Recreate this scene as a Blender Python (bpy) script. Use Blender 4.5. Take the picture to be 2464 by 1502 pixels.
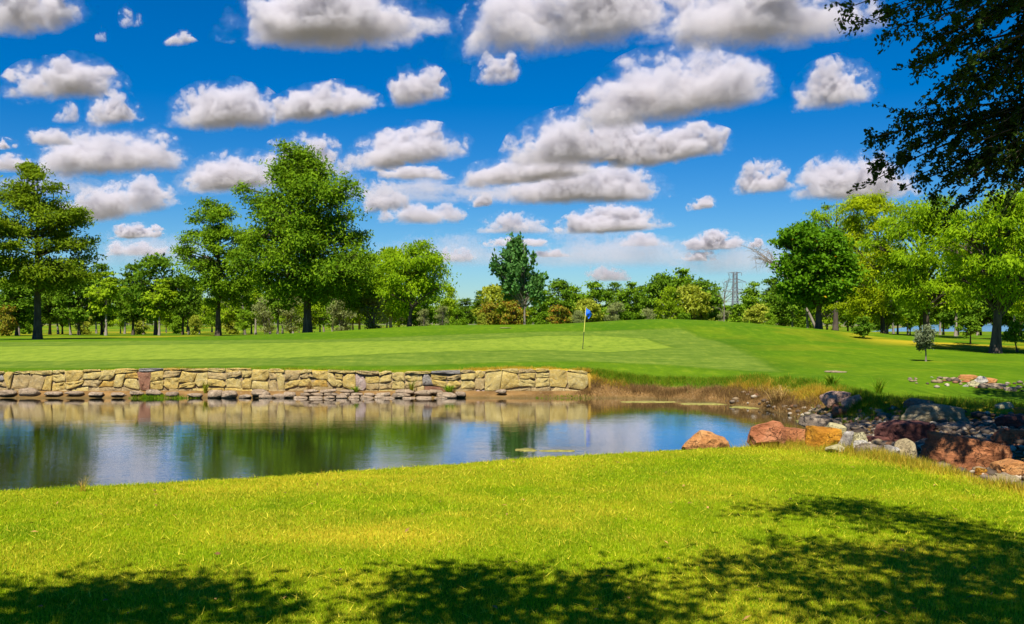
import bpy, bmesh, math, random
import numpy as np
from mathutils import Vector, Quaternion, noise as mnoise

for o in list(bpy.data.objects):
    bpy.data.objects.remove(o)
scene = bpy.context.scene
col = scene.collection
R = math.radians
rng = np.random.default_rng(11)

# ------------------------------------------------------------------ camera, sky, sun, exposure
EYE = 2.5
F_PX = 983.0            # focal length in pixels of a 1024 wide picture
S = F_PX * 2.40625
cam_d = bpy.data.cameras.new('camera')
cam_d.sensor_width = 36.0
cam_d.lens = 36.0 * F_PX / 1024
cam_d.shift_y = 10.0 / 1024
cam_d.clip_start = 0.1
cam_d.clip_end = 90000
cam = bpy.data.objects.new('camera', cam_d)
cam.location = (0, 0, EYE)
cam.rotation_euler = (R(90), 0, 0)
col.objects.link(cam)
scene.camera = cam

SUN_EL = R(57)
SUN_AZ = math.atan2(-0.20, -0.98)      # where the sun stands, clockwise from +Y: behind the viewer, a little to the left
world = bpy.data.worlds.new('World')
scene.world = world
world.use_nodes = True
wn, wl = world.node_tree.nodes, world.node_tree.links
wn.clear()
sky = wn.new('ShaderNodeTexSky')
sky.sky_type = 'NISHITA'
sky.sun_disc = False
sky.sun_elevation = SUN_EL
sky.sun_rotation = SUN_AZ
sky.altitude = 200
sky.air_density = 1.0
sky.dust_density = 0.0
sky.ozone_density = 3.0
hs = wn.new('ShaderNodeHueSaturation')
hs.inputs['Hue'].default_value = 0.497
hs.inputs['Saturation'].default_value = 1.62
bg = wn.new('ShaderNodeBackground')
bg.inputs['Strength'].default_value = 0.05
wo = wn.new('ShaderNodeOutputWorld')
wl.new(sky.outputs['Color'], hs.inputs['Color'])
tint = wn.new('ShaderNodeMix')
tint.data_type = 'RGBA'
tint.blend_type = 'MULTIPLY'
tint.inputs[0].default_value = 1.0
tint.inputs[7].default_value = (0.64, 0.88, 1.16, 1)
wl.new(hs.outputs['Color'], tint.inputs[6])
wl.new(tint.outputs[2], bg.inputs['Color'])
wl.new(bg.outputs['Background'], wo.inputs['Surface'])

sun_d = bpy.data.lights.new('sun', 'SUN')
sun_d.energy = 4.8
sun_d.angle = R(0.5)
sun_d.color = (1.0, 0.94, 0.84)
sun = bpy.data.objects.new('sun', sun_d)
sdir = Vector((math.sin(SUN_AZ) * math.cos(SUN_EL), math.cos(SUN_AZ) * math.cos(SUN_EL), math.sin(SUN_EL)))
sun.rotation_euler = (-sdir).to_track_quat('-Z', 'Y').to_euler()
sun.location = (-20, -40, 80)
col.objects.link(sun)

vs = scene.view_settings
vs.view_transform = 'Standard'
vs.look = 'None'
vs.exposure = 0.85
vs.gamma = 1.0
vs.use_curve_mapping = False
scene.render.engine = 'CYCLES'
cy = scene.cycles
cy.max_bounces = 8
cy.diffuse_bounces = 3
cy.glossy_bounces = 3
cy.transmission_bounces = 3
cy.volume_bounces = 3
cy.transparent_max_bounces = 24
cy.caustics_reflective = False
cy.caustics_refractive = False
cy.use_denoising = True
cy.sample_clamp_indirect = 4.0

# ------------------------------------------------------------------ helpers
def tag(o, label=None, cat=None, group=None, kind=None):
    if label: o['label'] = label
    if cat: o['category'] = cat
    if group: o['group'] = group
    if kind: o['kind'] = kind
    return o

def empty(name, loc=(0, 0, 0), rz=0.0):
    o = bpy.data.objects.new(name, None)
    o.empty_display_size = 0.2
    o.location = loc
    o.rotation_euler = (0, 0, rz)
    col.objects.link(o)
    return o

def mesh_np(name, verts, faces, mats=(), smooth=False, attrs=None, mat_index=None):
    """verts (N,3); faces: (F,k) array or list of such arrays"""
    verts = np.asarray(verts, dtype=np.float32)
    fl = faces if isinstance(faces, list) else [faces]
    fl = [np.asarray(f, dtype=np.int32) for f in fl if len(f)]
    me = bpy.data.meshes.new(name)
    me.vertices.add(len(verts))
    me.vertices.foreach_set('co', verts.ravel())
    loops = np.concatenate([f.ravel() for f in fl])
    tot = np.concatenate([np.full(len(f), f.shape[1], dtype=np.int32) for f in fl])
    start = np.concatenate([[0], np.cumsum(tot)[:-1]]).astype(np.int32)
    me.loops.add(len(loops))
    me.loops.foreach_set('vertex_index', loops)
    me.polygons.add(len(tot))
    me.polygons.foreach_set('loop_start', start)
    me.polygons.foreach_set('loop_total', tot)
    if smooth:
        me.polygons.foreach_set('use_smooth', np.ones(len(tot), dtype=bool))
    if mat_index is not None:
        me.polygons.foreach_set('material_index', np.asarray(mat_index, dtype=np.int32))
    me.update(calc_edges=True)
    for k, v in (attrs or {}).items():
        a = me.attributes.new(k, 'FLOAT', 'POINT')
        a.data.foreach_set('value', np.asarray(v, dtype=np.float32))
    for m in mats:
        me.materials.append(m)
    return me

def obj(name, me, parent=None, loc=(0, 0, 0), rot=(0, 0, 0), sc=(1, 1, 1)):
    o = bpy.data.objects.new(name, me)
    o.location = loc
    o.rotation_euler = rot
    o.scale = sc
    if parent is not None:
        o.parent = parent
    col.objects.link(o)
    return o

ORD = ('first second third fourth fifth sixth seventh eighth ninth tenth eleventh twelfth thirteenth fourteenth fifteenth sixteenth '
       'seventeenth eighteenth nineteenth twentieth').split()
TENS = {2: 'twenty', 3: 'thirty', 4: 'forty', 5: 'fifty', 6: 'sixty'}
def ordinal(n):
    """1 -> first"""
    if n <= 20: return ORD[n - 1]
    t, u = divmod(n, 10)
    if u == 0: return TENS[t][:-1] + 'ieth'
    return TENS[t] + '-' + ORD[u - 1]

def W(px, py, d):
    """a picture point (in the 2464 wide photograph) at depth d metres"""
    return np.array([(px - 1232) / S * d, d, EYE - (py - 775) / S * d])

# --- numpy value noise
def vnoise(x, y, seed=0):
    xi = np.floor(x).astype(np.int64); yi = np.floor(y).astype(np.int64)
    xf = x - xi; yf = y - yi
    def hsh(a, b):
        n = (a * 374761393 + b * 668265263 + seed * 974711) & 0x7fffffff
        n = ((n ^ (n >> 13)) * 1274126177) & 0x7fffffff
        return ((n ^ (n >> 16)) & 0xffff) / 65535.0
    u = xf * xf * (3 - 2 * xf); v = yf * yf * (3 - 2 * yf)
    a = hsh(xi, yi) * (1 - u) + hsh(xi + 1, yi) * u
    b = hsh(xi, yi + 1) * (1 - u) + hsh(xi + 1, yi + 1) * u
    return a * (1 - v) + b * v

def fbm(x, y, seed=0, oct=4):
    s = 0; a = 0.5; t = 0
    for i in range(oct):
        s = s + a * vnoise(x * 2 ** i, y * 2 ** i, seed + i * 7); t += a; a *= 0.5
    return s / t

def sstep(a, b, x):
    t = np.clip((x - a) / (b - a), 0, 1)
    return t * t * (3 - 2 * t)

def sdpoly(x, y, poly):
    """signed distance, negative inside"""
    P = np.asarray(poly, float); x = np.asarray(x, float); y = np.asarray(y, float)
    d2 = np.full(x.shape, 1e18); ins = np.zeros(x.shape, bool)
    for i in range(len(P)):
        ax, ay = P[i]; bx, by = P[(i + 1) % len(P)]
        ex, ey = bx - ax, by - ay
        t = np.clip(((x - ax) * ex + (y - ay) * ey) / (ex * ex + ey * ey), 0, 1)
        d2 = np.minimum(d2, (x - ax - t * ex) ** 2 + (y - ay - t * ey) ** 2)
        c = ((ay > y) != (by > y)) & (x < (bx - ax) * (y - ay) / ((by - ay) if by != ay else 1e-9) + ax)
        ins ^= c
    return np.where(ins, -1, 1) * np.sqrt(d2)

# ------------------------------------------------------------------ materials
def new_mat(name):
    m = bpy.data.materials.new(name)
    m.use_nodes = True
    m.node_tree.nodes.clear()
    return m, m.node_tree.nodes, m.node_tree.links

class NT:
    def __init__(s, name):
        s.m, s.n, s.l = new_mat(name)
        s.out = s.n.new('ShaderNodeOutputMaterial')
    def node(s, t, **kw):
        n = s.n.new(t)
        for k, v in kw.items(): setattr(n, k, v)
        return n
    def set(s, inp, v):
        if isinstance(v, bpy.types.NodeSocket): s.l.new(v, inp)
        else: inp.default_value = v
    def math(s, op, a, b=0.0, c=None, clamp=False):
        n = s.node('ShaderNodeMath', operation=op, use_clamp=clamp)
        s.set(n.inputs[0], a); s.set(n.inputs[1], b)
        if c is not None: s.set(n.inputs[2], c)
        return n.outputs[0]
    def mix(s, f, a, b, blend='MIX'):
        n = s.node('ShaderNodeMix', data_type='RGBA', blend_type=blend)
        s.set(n.inputs[0], f)
        s.set(n.inputs[6], a if not isinstance(a, tuple) else (*a, 1)[:4])
        s.set(n.inputs[7], b if not isinstance(b, tuple) else (*b, 1)[:4])
        return n.outputs[2]
    def coords(s, which='Object'):
        return s.node('ShaderNodeTexCoord').outputs[which]
    def pos(s):
        return s.node('ShaderNodeNewGeometry').outputs['Position']
    def island(s):
        return s.node('ShaderNodeNewGeometry').outputs['Random Per Island']
    def mapping(s, v, scale=(1, 1, 1), rot=(0, 0, 0)):
        n = s.node('ShaderNodeMapping')
        s.l.new(v, n.inputs['Vector']); n.inputs['Scale'].default_value = scale; n.inputs['Rotation'].default_value = rot
        return n.outputs[0]
    def noise(s, v, scale, detail=3.0, rough=0.5, dist=0.0, out='Fac'):
        n = s.node('ShaderNodeTexNoise')
        s.l.new(v, n.inputs['Vector'])
        n.inputs['Scale'].default_value = scale; n.inputs['Detail'].default_value = detail
        n.inputs['Roughness'].default_value = rough; n.inputs['Distortion'].default_value = dist
        return n.outputs[out]
    def ramp(s, f, stops, interp='LINEAR'):
        n = s.node('ShaderNodeValToRGB')
        n.color_ramp.interpolation = interp
        e = n.color_ramp.elements
        while len(e) < len(stops): e.new(0.5)
        for el, (p, c) in zip(e, stops):
            el.position = p; el.color = (*c, 1) if len(c) == 3 else c
        s.set(n.inputs[0], f)
        return n.outputs[0]
    def rng(s, v, a, b, c=0.0, d=1.0):
        n = s.node('ShaderNodeMapRange')
        s.set(n.inputs[0], v)
        for i, x in enumerate((a, b, c, d)): n.inputs[i + 1].default_value = x
        return n.outputs[0]
    def attr(s, name):
        return s.node('ShaderNodeAttribute', attribute_name=name).outputs['Fac']
    def bump(s, h, strength=0.3, dist=0.05, normal=None):
        n = s.node('ShaderNodeBump')
        n.inputs['Strength'].default_value = strength; n.inputs['Distance'].default_value = dist
        s.l.new(h, n.inputs['Height'])
        if normal is not None: s.l.new(normal, n.inputs['Normal'])
        return n.outputs[0]
    def bsdf(s, color, rough=0.8, spec=0.3, normal=None, **kw):
        n = s.node('ShaderNodeBsdfPrincipled')
        s.set(n.inputs['Base Color'], color if not isinstance(color, tuple) else (*color, 1)[:4])
        s.set(n.inputs['Roughness'], rough)
        n.inputs['Specular IOR Level'].default_value = spec
        for k, v in kw.items(): s.set(n.inputs[k], v)
        if normal is not None: s.l.new(normal, n.inputs['Normal'])
        return n.outputs[0]
    def done(s, sh, vol=None):
        if sh is not None: s.l.new(sh, s.out.inputs['Surface'])
        if vol is not None: s.l.new(vol, s.out.inputs['Volume'])
        return s.m

def leaf_mat(name, c_lo, c_hi, trans=0.35, accent=None, acc_amt=0.04, patch=0.6):
    t = NT(name)
    isl = t.island()
    p = t.noise(t.pos(), patch, 2.0)
    f = t.math('ADD', t.math('MULTIPLY', isl, 0.55), t.math('MULTIPLY', t.rng(p, 0.3, 0.7), 0.45))
    c = t.mix(f, c_lo, c_hi)
    if accent is not None:
        c = t.mix(t.math('GREATER_THAN', t.math('FRACT', t.math('MULTIPLY', isl, 17.3)), 1 - acc_amt), c, accent)
    d = t.bsdf(c, 0.65, 0.05)
    tr = t.node('ShaderNodeBsdfTranslucent')
    t.l.new(t.mix(1.0, c, (1.35, 1.25, 0.5), 'MULTIPLY'), tr.inputs['Color'])
    mx = t.node('ShaderNodeMixShader')
    mx.inputs[0].default_value = trans
    t.l.new(d, mx.inputs[1]); t.l.new(tr.outputs[0], mx.inputs[2])
    return t.done(mx.outputs[0])

def bark_mat(name, c0, c1, scale=6.0):
    t = NT(name)
    v = t.mapping(t.pos(), (1, 1, 0.22))
    n = t.noise(v, scale, 5.0, 0.65)
    c = t.ramp(n, [(0.3, c0), (0.7, c1)])
    return t.done(t.bsdf(c, 0.9, 0.15, t.bump(n, 0.9, 0.06)))

def rock_mat(name, c0, c1, c2, scale=3.0, strata=0.0, cracks=.75):
    t = NT(name)
    co = t.pos()
    scale = scale * 1.7
    n1 = t.noise(co, scale, 6.0, 0.6, 0.4)
    n2 = t.noise(co, scale * 6, 5.0, 0.65)
    c = t.ramp(n1, [(0.3, c0), (0.52, c1), (0.72, c2)])
    if strata:
        n3 = t.noise(t.mapping(co, (0.5, 0.5, 7)), scale * 1.4, 4.0, 0.6, 0.6)
        c = t.mix(t.math('MULTIPLY', t.rng(n3, 0.45, 0.7), strata), c, tuple(0.45 * k for k in c0))
    vo = t.node('ShaderNodeTexVoronoi', feature='DISTANCE_TO_EDGE'); t.l.new(t.node('ShaderNodeVectorMath', operation='ADD').outputs[0], vo.inputs['Vector'])
    va = vo.inputs['Vector'].links[0].from_node; t.l.new(co, va.inputs[0])
    nd = t.noise(co, scale * 1.5, 3.0, 0.6, 0.0, 'Color'); t.l.new(nd, va.inputs[1])
    vo.inputs['Scale'].default_value = scale * .55
    crack = t.math('MULTIPLY', t.rng(vo.outputs['Distance'], 0.035, 0.0), t.rng(n1, .42, .58))
    c = t.mix(t.math('MULTIPLY', crack, cracks), c, tuple(0.25 * k for k in c0))
    c = t.mix(t.rng(n2, 0.62, 0.8, 0, 0.55), c, tuple(min(1, 1.5 * k + 0.03) for k in c2))
    c = t.mix(t.rng(n2, 0.40, 0.22, 0, 0.7), c, tuple(0.35 * k for k in c0))
    h = t.math('SUBTRACT', t.math('ADD', t.math('MULTIPLY', n1, 0.7), t.math('MULTIPLY', n2, 0.5)), t.math('MULTIPLY', crack, .5))
    return t.done(t.bsdf(c, 0.88, 0.25, t.bump(h, 1.0, 0.07)))

M = {}
M['bark_dark'] = bark_mat('bark_dark', (0.035, 0.027, 0.02), (0.13, 0.10, 0.075))
M['bark_grey'] = bark_mat('bark_grey', (0.10, 0.08, 0.06), (0.30, 0.26, 0.21))
M['bark_pale'] = bark_mat('bark_pale', (0.16, 0.125, 0.095), (0.36, 0.31, 0.25))
M['leaf_cypress'] = leaf_mat('leaf_cypress', (0.028, 0.095, 0.004), (0.235, 0.375, 0.011), 0.32)
M['leaf_cypress_dark'] = leaf_mat('leaf_cypress_dark', (0.030, 0.08, 0.004), (0.25, 0.34, 0.009), 0.32)
M['leaf_maple'] = leaf_mat('leaf_maple', (0.032, 0.11, 0.003), (0.16, 0.32, 0.01), 0.35, (0.45, 0.30, 0.01), 0.004)
M['leaf_mesquite'] = leaf_mat('leaf_mesquite', (0.14, 0.235, 0.004), (0.52, 0.6, 0.01), 0.48)
M['leaf_mesquite_green'] = leaf_mat('leaf_mesquite_green', (0.08, 0.19, 0.004), (0.38, 0.54, 0.01), 0.48)
M['leaf_oak'] = leaf_mat('leaf_oak', (0.034, 0.09, 0.006), (0.165, 0.27, 0.014), 0.32)
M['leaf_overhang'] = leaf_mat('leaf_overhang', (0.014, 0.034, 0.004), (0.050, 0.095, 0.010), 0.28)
M['leaf_sweetgum'] = leaf_mat('leaf_sweetgum', (0.03, 0.11, 0.022), (0.13, 0.27, 0.06), 0.25)
M['leaf_light'] = leaf_mat('leaf_light', (0.11, 0.215, 0.006), (0.36, 0.49, 0.014), 0.38)
M['leaf_mid'] = leaf_mat('leaf_mid', (0.06, 0.155, 0.008), (0.25, 0.39, 0.016), 0.33)
M['leaf_deep'] = leaf_mat('leaf_deep', (0.038, 0.11, 0.006), (0.18, 0.3, 0.014), 0.28)
M['leaf_olive'] = leaf_mat('leaf_olive', (0.14, 0.18, 0.05), (0.38, 0.42, 0.16), 0.28)
M['leaf_yellow'] = leaf_mat('leaf_yellow', (0.17, 0.23, 0.012), (0.46, 0.49, 0.06), 0.35)
M['leaf_rust'] = leaf_mat('leaf_rust', (0.12, 0.15, 0.01), (0.34, 0.3, 0.03), 0.33, (0.36, 0.15, 0.02), 0.13)
M['leaf_silver'] = leaf_mat('leaf_silver', (0.065, 0.091, 0.0384), (0.220, 0.256, 0.1318), 0.2)

# ------------------------------------------------------------------ terrain
CP = [W(*p) for p in [
    (-500, 897, 33), (0, 897, 33), (400, 888, 33.2), (700, 890, 33.2), (1000, 896, 33.2), (1410, 893, 33),
    (1402, 840, 47), (700, 862, 38), (0, 870, 37), (-500, 870, 37), (0, 833, 46), (600, 828, 47), (-500, 833, 46),
    (90, 818, 70), (525, 808, 85), (740, 812, 80), (300, 815, 72),
    (1000, 785, 68), (1150, 783, 67), (1300, 782, 66), (880, 796, 72), (985, 787, 78), (1100, 784, 76), (1300, 783, 74),
    (1450, 775, 63), (1590, 769, 62), (1750, 775, 62), (1880, 790, 60), (1970, 805, 58), (2080, 822, 56),
    (2395, 850, 50), (2228, 870, 40), (2464, 900, 32), (2230, 806, 85), (2100, 850, 45),
    (1877, 896, 34), (2000, 900, 33), (1624, 864, 40), (1624, 820, 52), (1727, 821, 50), (1829, 865, 40),
    (1433, 808, 54), (1558, 816, 52), (1620, 837, 46), (1308, 808, 54), (1083, 820, 50), (1083, 845, 42), (1458, 848, 44),
    (1700, 918, 32), (1900, 908, 30), (1500, 912, 33), (1960, 930, 28),
    (2100, 935, 27), (2300, 955, 25), (2464, 960, 26), (2331, 914, 29)]]
CP += [np.array(p, float) for p in [
    (0, 95, 1.3), (12, 88, 1.25), (26, 90, 1.2), (-30, 105, 1.15), (-60, 70, 1.2), (45, 60, 0.9), (0, 150, 1.0), (60, 150, 0.8),
    (-80, 150, 1.0), (0, 205, 0.5), (90, 205, 0.4), (-90, 205, 0.5), (-250, 200, .5), (250, 200, .5), (250, 0, 0.9), (-250, 0, 1.0),
    (0, 420, 0.3), (300, 420, 0.3), (-300, 420, 0.3), (0, -150, 1.0),
    (-20, 0, 0.97), (0, 0, 0.9), (6, 0, 0.9), (18, 0, 0.95), (-5, -12, 1.0), (8, -20, 1.0), (-4.6, 8.8, .95), (-3, 9.4, .94), (-1.65, 10.2, .93),
    (0.32, 11.3, .92), (2.93, 12.2, .91), (3.8, 12.4, .90), (4.6, 10.6, .9), (4.65, 8.9, .9), (0, 6, .9), (-3, 6, .92), (3, 7, .9), (-14, 5, .97),
    (-9, 20, .92), (0, 22, .88), (9, 19, .7), (16, 14, .75), (12, 8, .8), (-22, 20, .9), (22, 22, .85), (30, 35, .9), (-30, 35, .9)]]
CP = np.array(CP)
def tps_solve(P, z, lam=0.02):
    n = len(P)
    r2 = ((P[:, None, :] - P[None, :, :]) ** 2).sum(-1)
    K = np.where(r2 > 0, 0.5 * r2 * np.log(r2 + 1e-12), 0) + lam * np.eye(n)
    A = np.zeros((n + 3, n + 3)); A[:n, :n] = K; A[:n, n] = 1; A[:n, n + 1:] = P; A[n, :n] = 1; A[n + 1:, :n] = P.T
    return np.linalg.solve(A, np.concatenate([z, [0, 0, 0]]))
TPP = CP[:, :2] / 10.0
TPW = tps_solve(TPP, CP[:, 2], 0.01)
def tps(x, y):
    x = np.asarray(x, float) / 10; y = np.asarray(y, float) / 10
    out = TPW[-3] + TPW[-2] * x + TPW[-1] * y
    for (a, b), w in zip(TPP, TPW[:-3]):
        r2 = (x - a) ** 2 + (y - b) ** 2
        out = out + w * 0.5 * r2 * np.log(r2 + 1e-12)
    return out

WALL_Y = 33.0
WALL_X1 = 2.55
POND = [(-40, 1.5), (-26, 4), (-14, 6.9), (-8.4, 9.0), (-5, 10.4), (-3.4, 11.0), (-2, 11.8), (0, 12.9), (2.6, 13.9), (3.6, 14.3), (4.3, 15.5),
        (5.0, 17.2), (5.8, 19.5), (6.6, 21.5), (7.2, 23.6), (7.45, 25.6), (7.35, 28.0), (6.2, 30.6), (5.0, 31.7), (3.7, 32.2), (2.4, 32.35), (-40, 32.25)]
CREEK = [(3.9, 14.2), (4.9, 12.7), (5.25, 11.2), (5.45, 9.7), (5.9, 8.4), (7.5, 7), (11, 6), (24, 6), (24, 16), (14, 19.5), (10, 21.5), (8.3, 23.2), (7.2, 24), (6.2, 21), (5, 17.5)]

def height(x, y):
    x = np.asarray(x, float); y = np.asarray(y, float)
    b = tps(x, y)
    far = sstep(160, 260, np.hypot(x, y))
    b = b * (1 - far) + far * (0.6 - 1.6 * sstep(200, 260, y) * sstep(.30, .36, x / np.maximum(np.abs(y), 1)))
    b = np.clip(b, -1.5, 3.2)
    b = b + 0.03 * (fbm(x * 0.25, y * 0.25, 5) - 0.5) + 0.02 * (fbm(x * 1.1, y * 1.1, 9) - 0.5)
    sdc = sdpoly(x, y, CREEK) + 0.35 * (fbm(x * 0.9, y * 0.9, 3) - 0.5)
    bed = np.clip(0.14 + 0.045 * (x - 5), 0.1, 0.5) + 0.10 * (fbm(x * 1.5, y * 1.5, 21) - 0.5)
    b = bed + (b - bed) * sstep(-0.5, 0.75, sdc)
    sdp = sdpoly(x, y, POND)
    wob = 0.30 * (fbm(x * 0.7, y * 0.7, 13) - 0.5) * sstep(20, 24, y)
    s1 = sdp + wob
    up = np.clip(s1 / 1.35, 0, 1) ** 0.85
    z = np.where(s1 < 0, np.maximum(-0.6, s1 * 0.5), 0.0) + np.where(s1 > 0, up * b, 0)
    # terrace behind the retaining wall, silt shelf in front
    wz = (x < WALL_X1 + 0.1)
    shelf = np.where(y < 32.3, z, np.minimum(0.03 + 0.24 * (y - 32.3), 0.20))
    z = np.where(wz & (y > 30) & (y < WALL_Y + 0.13), np.minimum(z, shelf), z)
    z = np.where(wz & (y >= WALL_Y + 0.13) & (y < WALL_Y + 3), b, z)
    return z
def hz(x, y):
    return float(height(np.array([x]), np.array([y]))[0])

def ground_at(px, py, d0=3.0, d1=400.0):
    """where the sight line of a picture point meets the ground"""
    ds = np.geomspace(d0, d1, 1400)
    xs = (px - 1232) / S * ds; zs = EYE - (py - 775) / S * ds
    hh = height(xs, ds)
    k = np.argmax(zs <= hh)
    if not (zs <= hh).any(): k = len(ds) - 1
    return float(xs[k]), float(ds[k]), float(hh[k])

def axis(segs):
    out = []
    for a, b, st in segs:
        out.append(np.arange(a, b, st))
    return np.concatenate(out)
xa = axis([(0, 9, .13), (9, 30, .32), (30, 80, 1.6), (80, 200, 8)])
xa = np.concatenate([xa, np.geomspace(200, 60000, 22)])
xa = np.concatenate([-xa[:0:-1], xa])
ya = np.concatenate([-np.geomspace(60, 30000, 14)[::-1], axis([(-55, 3, 2.0), (3, 15, .11), (15, 32, .17), (32, 34, .065), (34, 70, .33), (70, 140, 1.4), (140, 300, 6)]),
                     np.geomspace(300, 60000, 26)])
GXm, GYm = np.meshgrid(xa, ya)
GH = height(GXm.ravel(), GYm.ravel())
GX_, GY_ = GXm.ravel(), GYm.ravel()
nx, ny = len(xa), len(ya)
idx = np.arange(nx * ny).reshape(ny, nx)
gf = np.stack([idx[:-1, :-1], idx[:-1, 1:], idx[1:, 1:], idx[1:, :-1]], -1).reshape(-1, 4)

def px_poly(pts):
    return [ground_at(*p)[:2] for p in pts]
GREEN = px_poly([(-500, 842), (0, 834), (600, 827), (1083, 820), (1308, 809), (1433, 808), (1558, 816), (1620, 837), (1458, 848), (1308, 842), (1083, 846), (700, 861), (0, 870), (-500, 872)])
COLLAR = px_poly([(-500, 828), (0, 823), (800, 817), (1083, 806), (1308, 798), (1433, 797), (1560, 793), (1640, 790), (1727, 821), (1829, 865), (1877, 896), (1624, 880), (1420, 870), (1000, 880), (400, 884), (0, 886), (-500, 888)])

def dryness(x, y):
    """straw coloured wear of the turf"""
    near = 0.40 * sstep(0.50, 0.74, fbm(x * 0.55, y * 0.9, 31)) + 0.25 * sstep(0.52, 0.75, fbm(x * 2.2, y * 2.6, 33))
    sdp = sdpoly(x, y, POND)
    band = sstep(0.6, 1.5, sdp) * (1 - sstep(1.9, 3.2, sdp)) * sstep(-4.2, -3.0, x) * (1 - sstep(0.6, 2.0, x)) * (0.5 + 0.8 * fbm(x * 2, y * 2, 41))
    band = np.where(y < 16, band, 0)
    sdc = sdpoly(x, y, CREEK)
    edge = (1 - sstep(0.45, 1.1, sdc + 0.5 * (fbm(x * 1.6, y * 1.6, 43) - .5))) * sstep(-0.1, 0.2, sdc) * 0.9
    blob = 0.45 * np.exp(-(((x + 0.9) / 0.9) ** 2 + ((y - 7.3) / 0.32) ** 2))
    walltop = np.where((x > -5) & (x < 2.8) & (y > 33), (1 - sstep(33.5, 34.3, y - 0.6 * (fbm(x * 1.3, y, 47) - .5))) * sstep(-5, -1, x), 0)
    wall2 = np.where((x <= -5) & (y > 33), (1 - sstep(33.15, 33.6, y)) * 0.7 * sstep(.4, .6, fbm(x * .8, y, 48)), 0)
    bank = np.where((x > 2.4) & (x < 9) & (y > 22), sstep(0.65, 1.0, sdp) * (1 - sstep(1.15, 1.6, sdp + .5 * (fbm(x * 1.1, y * 1.1, 50) - .5))) * sstep(.4, .58, fbm(x * 0.45, y * 0.45, 52)) * .6, 0)
    rightd = np.exp(-(((x - 25) / 6) ** 2 + ((y - 60) / 5) ** 2)) * 1.0 * sstep(.3, .55, fbm(x * .12, y * .25, 55)) * sstep(18, 21, x - (y - 55) * .2)
    midd = 0.5 * sstep(.5, .7, fbm(x * 0.1, y * 0.16, 57)) * sstep(68, 76, y) + 0.12 * sstep(.55, .7, fbm(x * .35, y * .35, 59)) * sstep(33, 36, y) * (1 - sstep(68, 76, y)) * sstep(9, 14, x)
    farl = np.exp(-(((x + 17.5) / 4.5) ** 2 + ((y - 40) / 1.6) ** 2)) * 0.8 * sstep(.4, .6, fbm(x * .5, y * 1.2, 60))
    return np.clip(np.where(y < 20, near * .8, 0) + .38 * band + edge + blob + walltop + wall2 + bank + rightd + midd + farl, 0, 1)

def soilness(x, y, z):
    sdp = sdpoly(x, y, POND)
    sdc = sdpoly(x, y, CREEK)
    n = 0.5 * (fbm(x * 1.7, y * 1.7, 61) - .5)
    bank = np.where((y > 22) & (x > 2.3), 1 - sstep(0.75, 1.0, sdp + n), 0)
    nearbank = np.where((y < 22), 1 - sstep(0.55, 0.85, sdp + n), 0)
    shelf = np.where((y > 31.5) & (y < WALL_Y + .15) & (x < WALL_X1 + .3), 1, 0)
    creek = (1 - sstep(-0.15, 0.25, sdc + n)) * np.where(y < 27, 1, 0)
    return np.clip(np.maximum.reduce([bank, nearbank, shelf * 1.0, creek]), 0, 1)

m_g = -sdpoly(GX_, GY_, GREEN); m_c = -sdpoly(GX_, GY_, COLLAR)
loc = (np.abs(GX_) < 60) & (GY_ > 30) & (GY_ < 110)
g_green = np.where(loc, sstep(-0.12, 0.12, m_g), 0)
g_coll = np.where(loc, sstep(-0.2, 0.2, m_c), 0)
g_dry = dryness(GX_, GY_) * (1 - g_green)
g_edge = np.where(loc, np.clip(np.exp(-((m_g + .12) / .17) ** 2) * (.5 + .7 * fbm(GX_ * .5, GY_ * .5, 97)) + .8 * np.exp(-((m_c + .2) / .28) ** 2) * (.4 + .8 * fbm(GX_ * .4, GY_ * .4, 98)), 0, 1), 0)
g_soil = soilness(GX_, GY_, GH)
sdc_ = sdpoly(GX_, GY_, CREEK)
g_near = 1 - sstep(20, 26, GY_)

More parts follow.
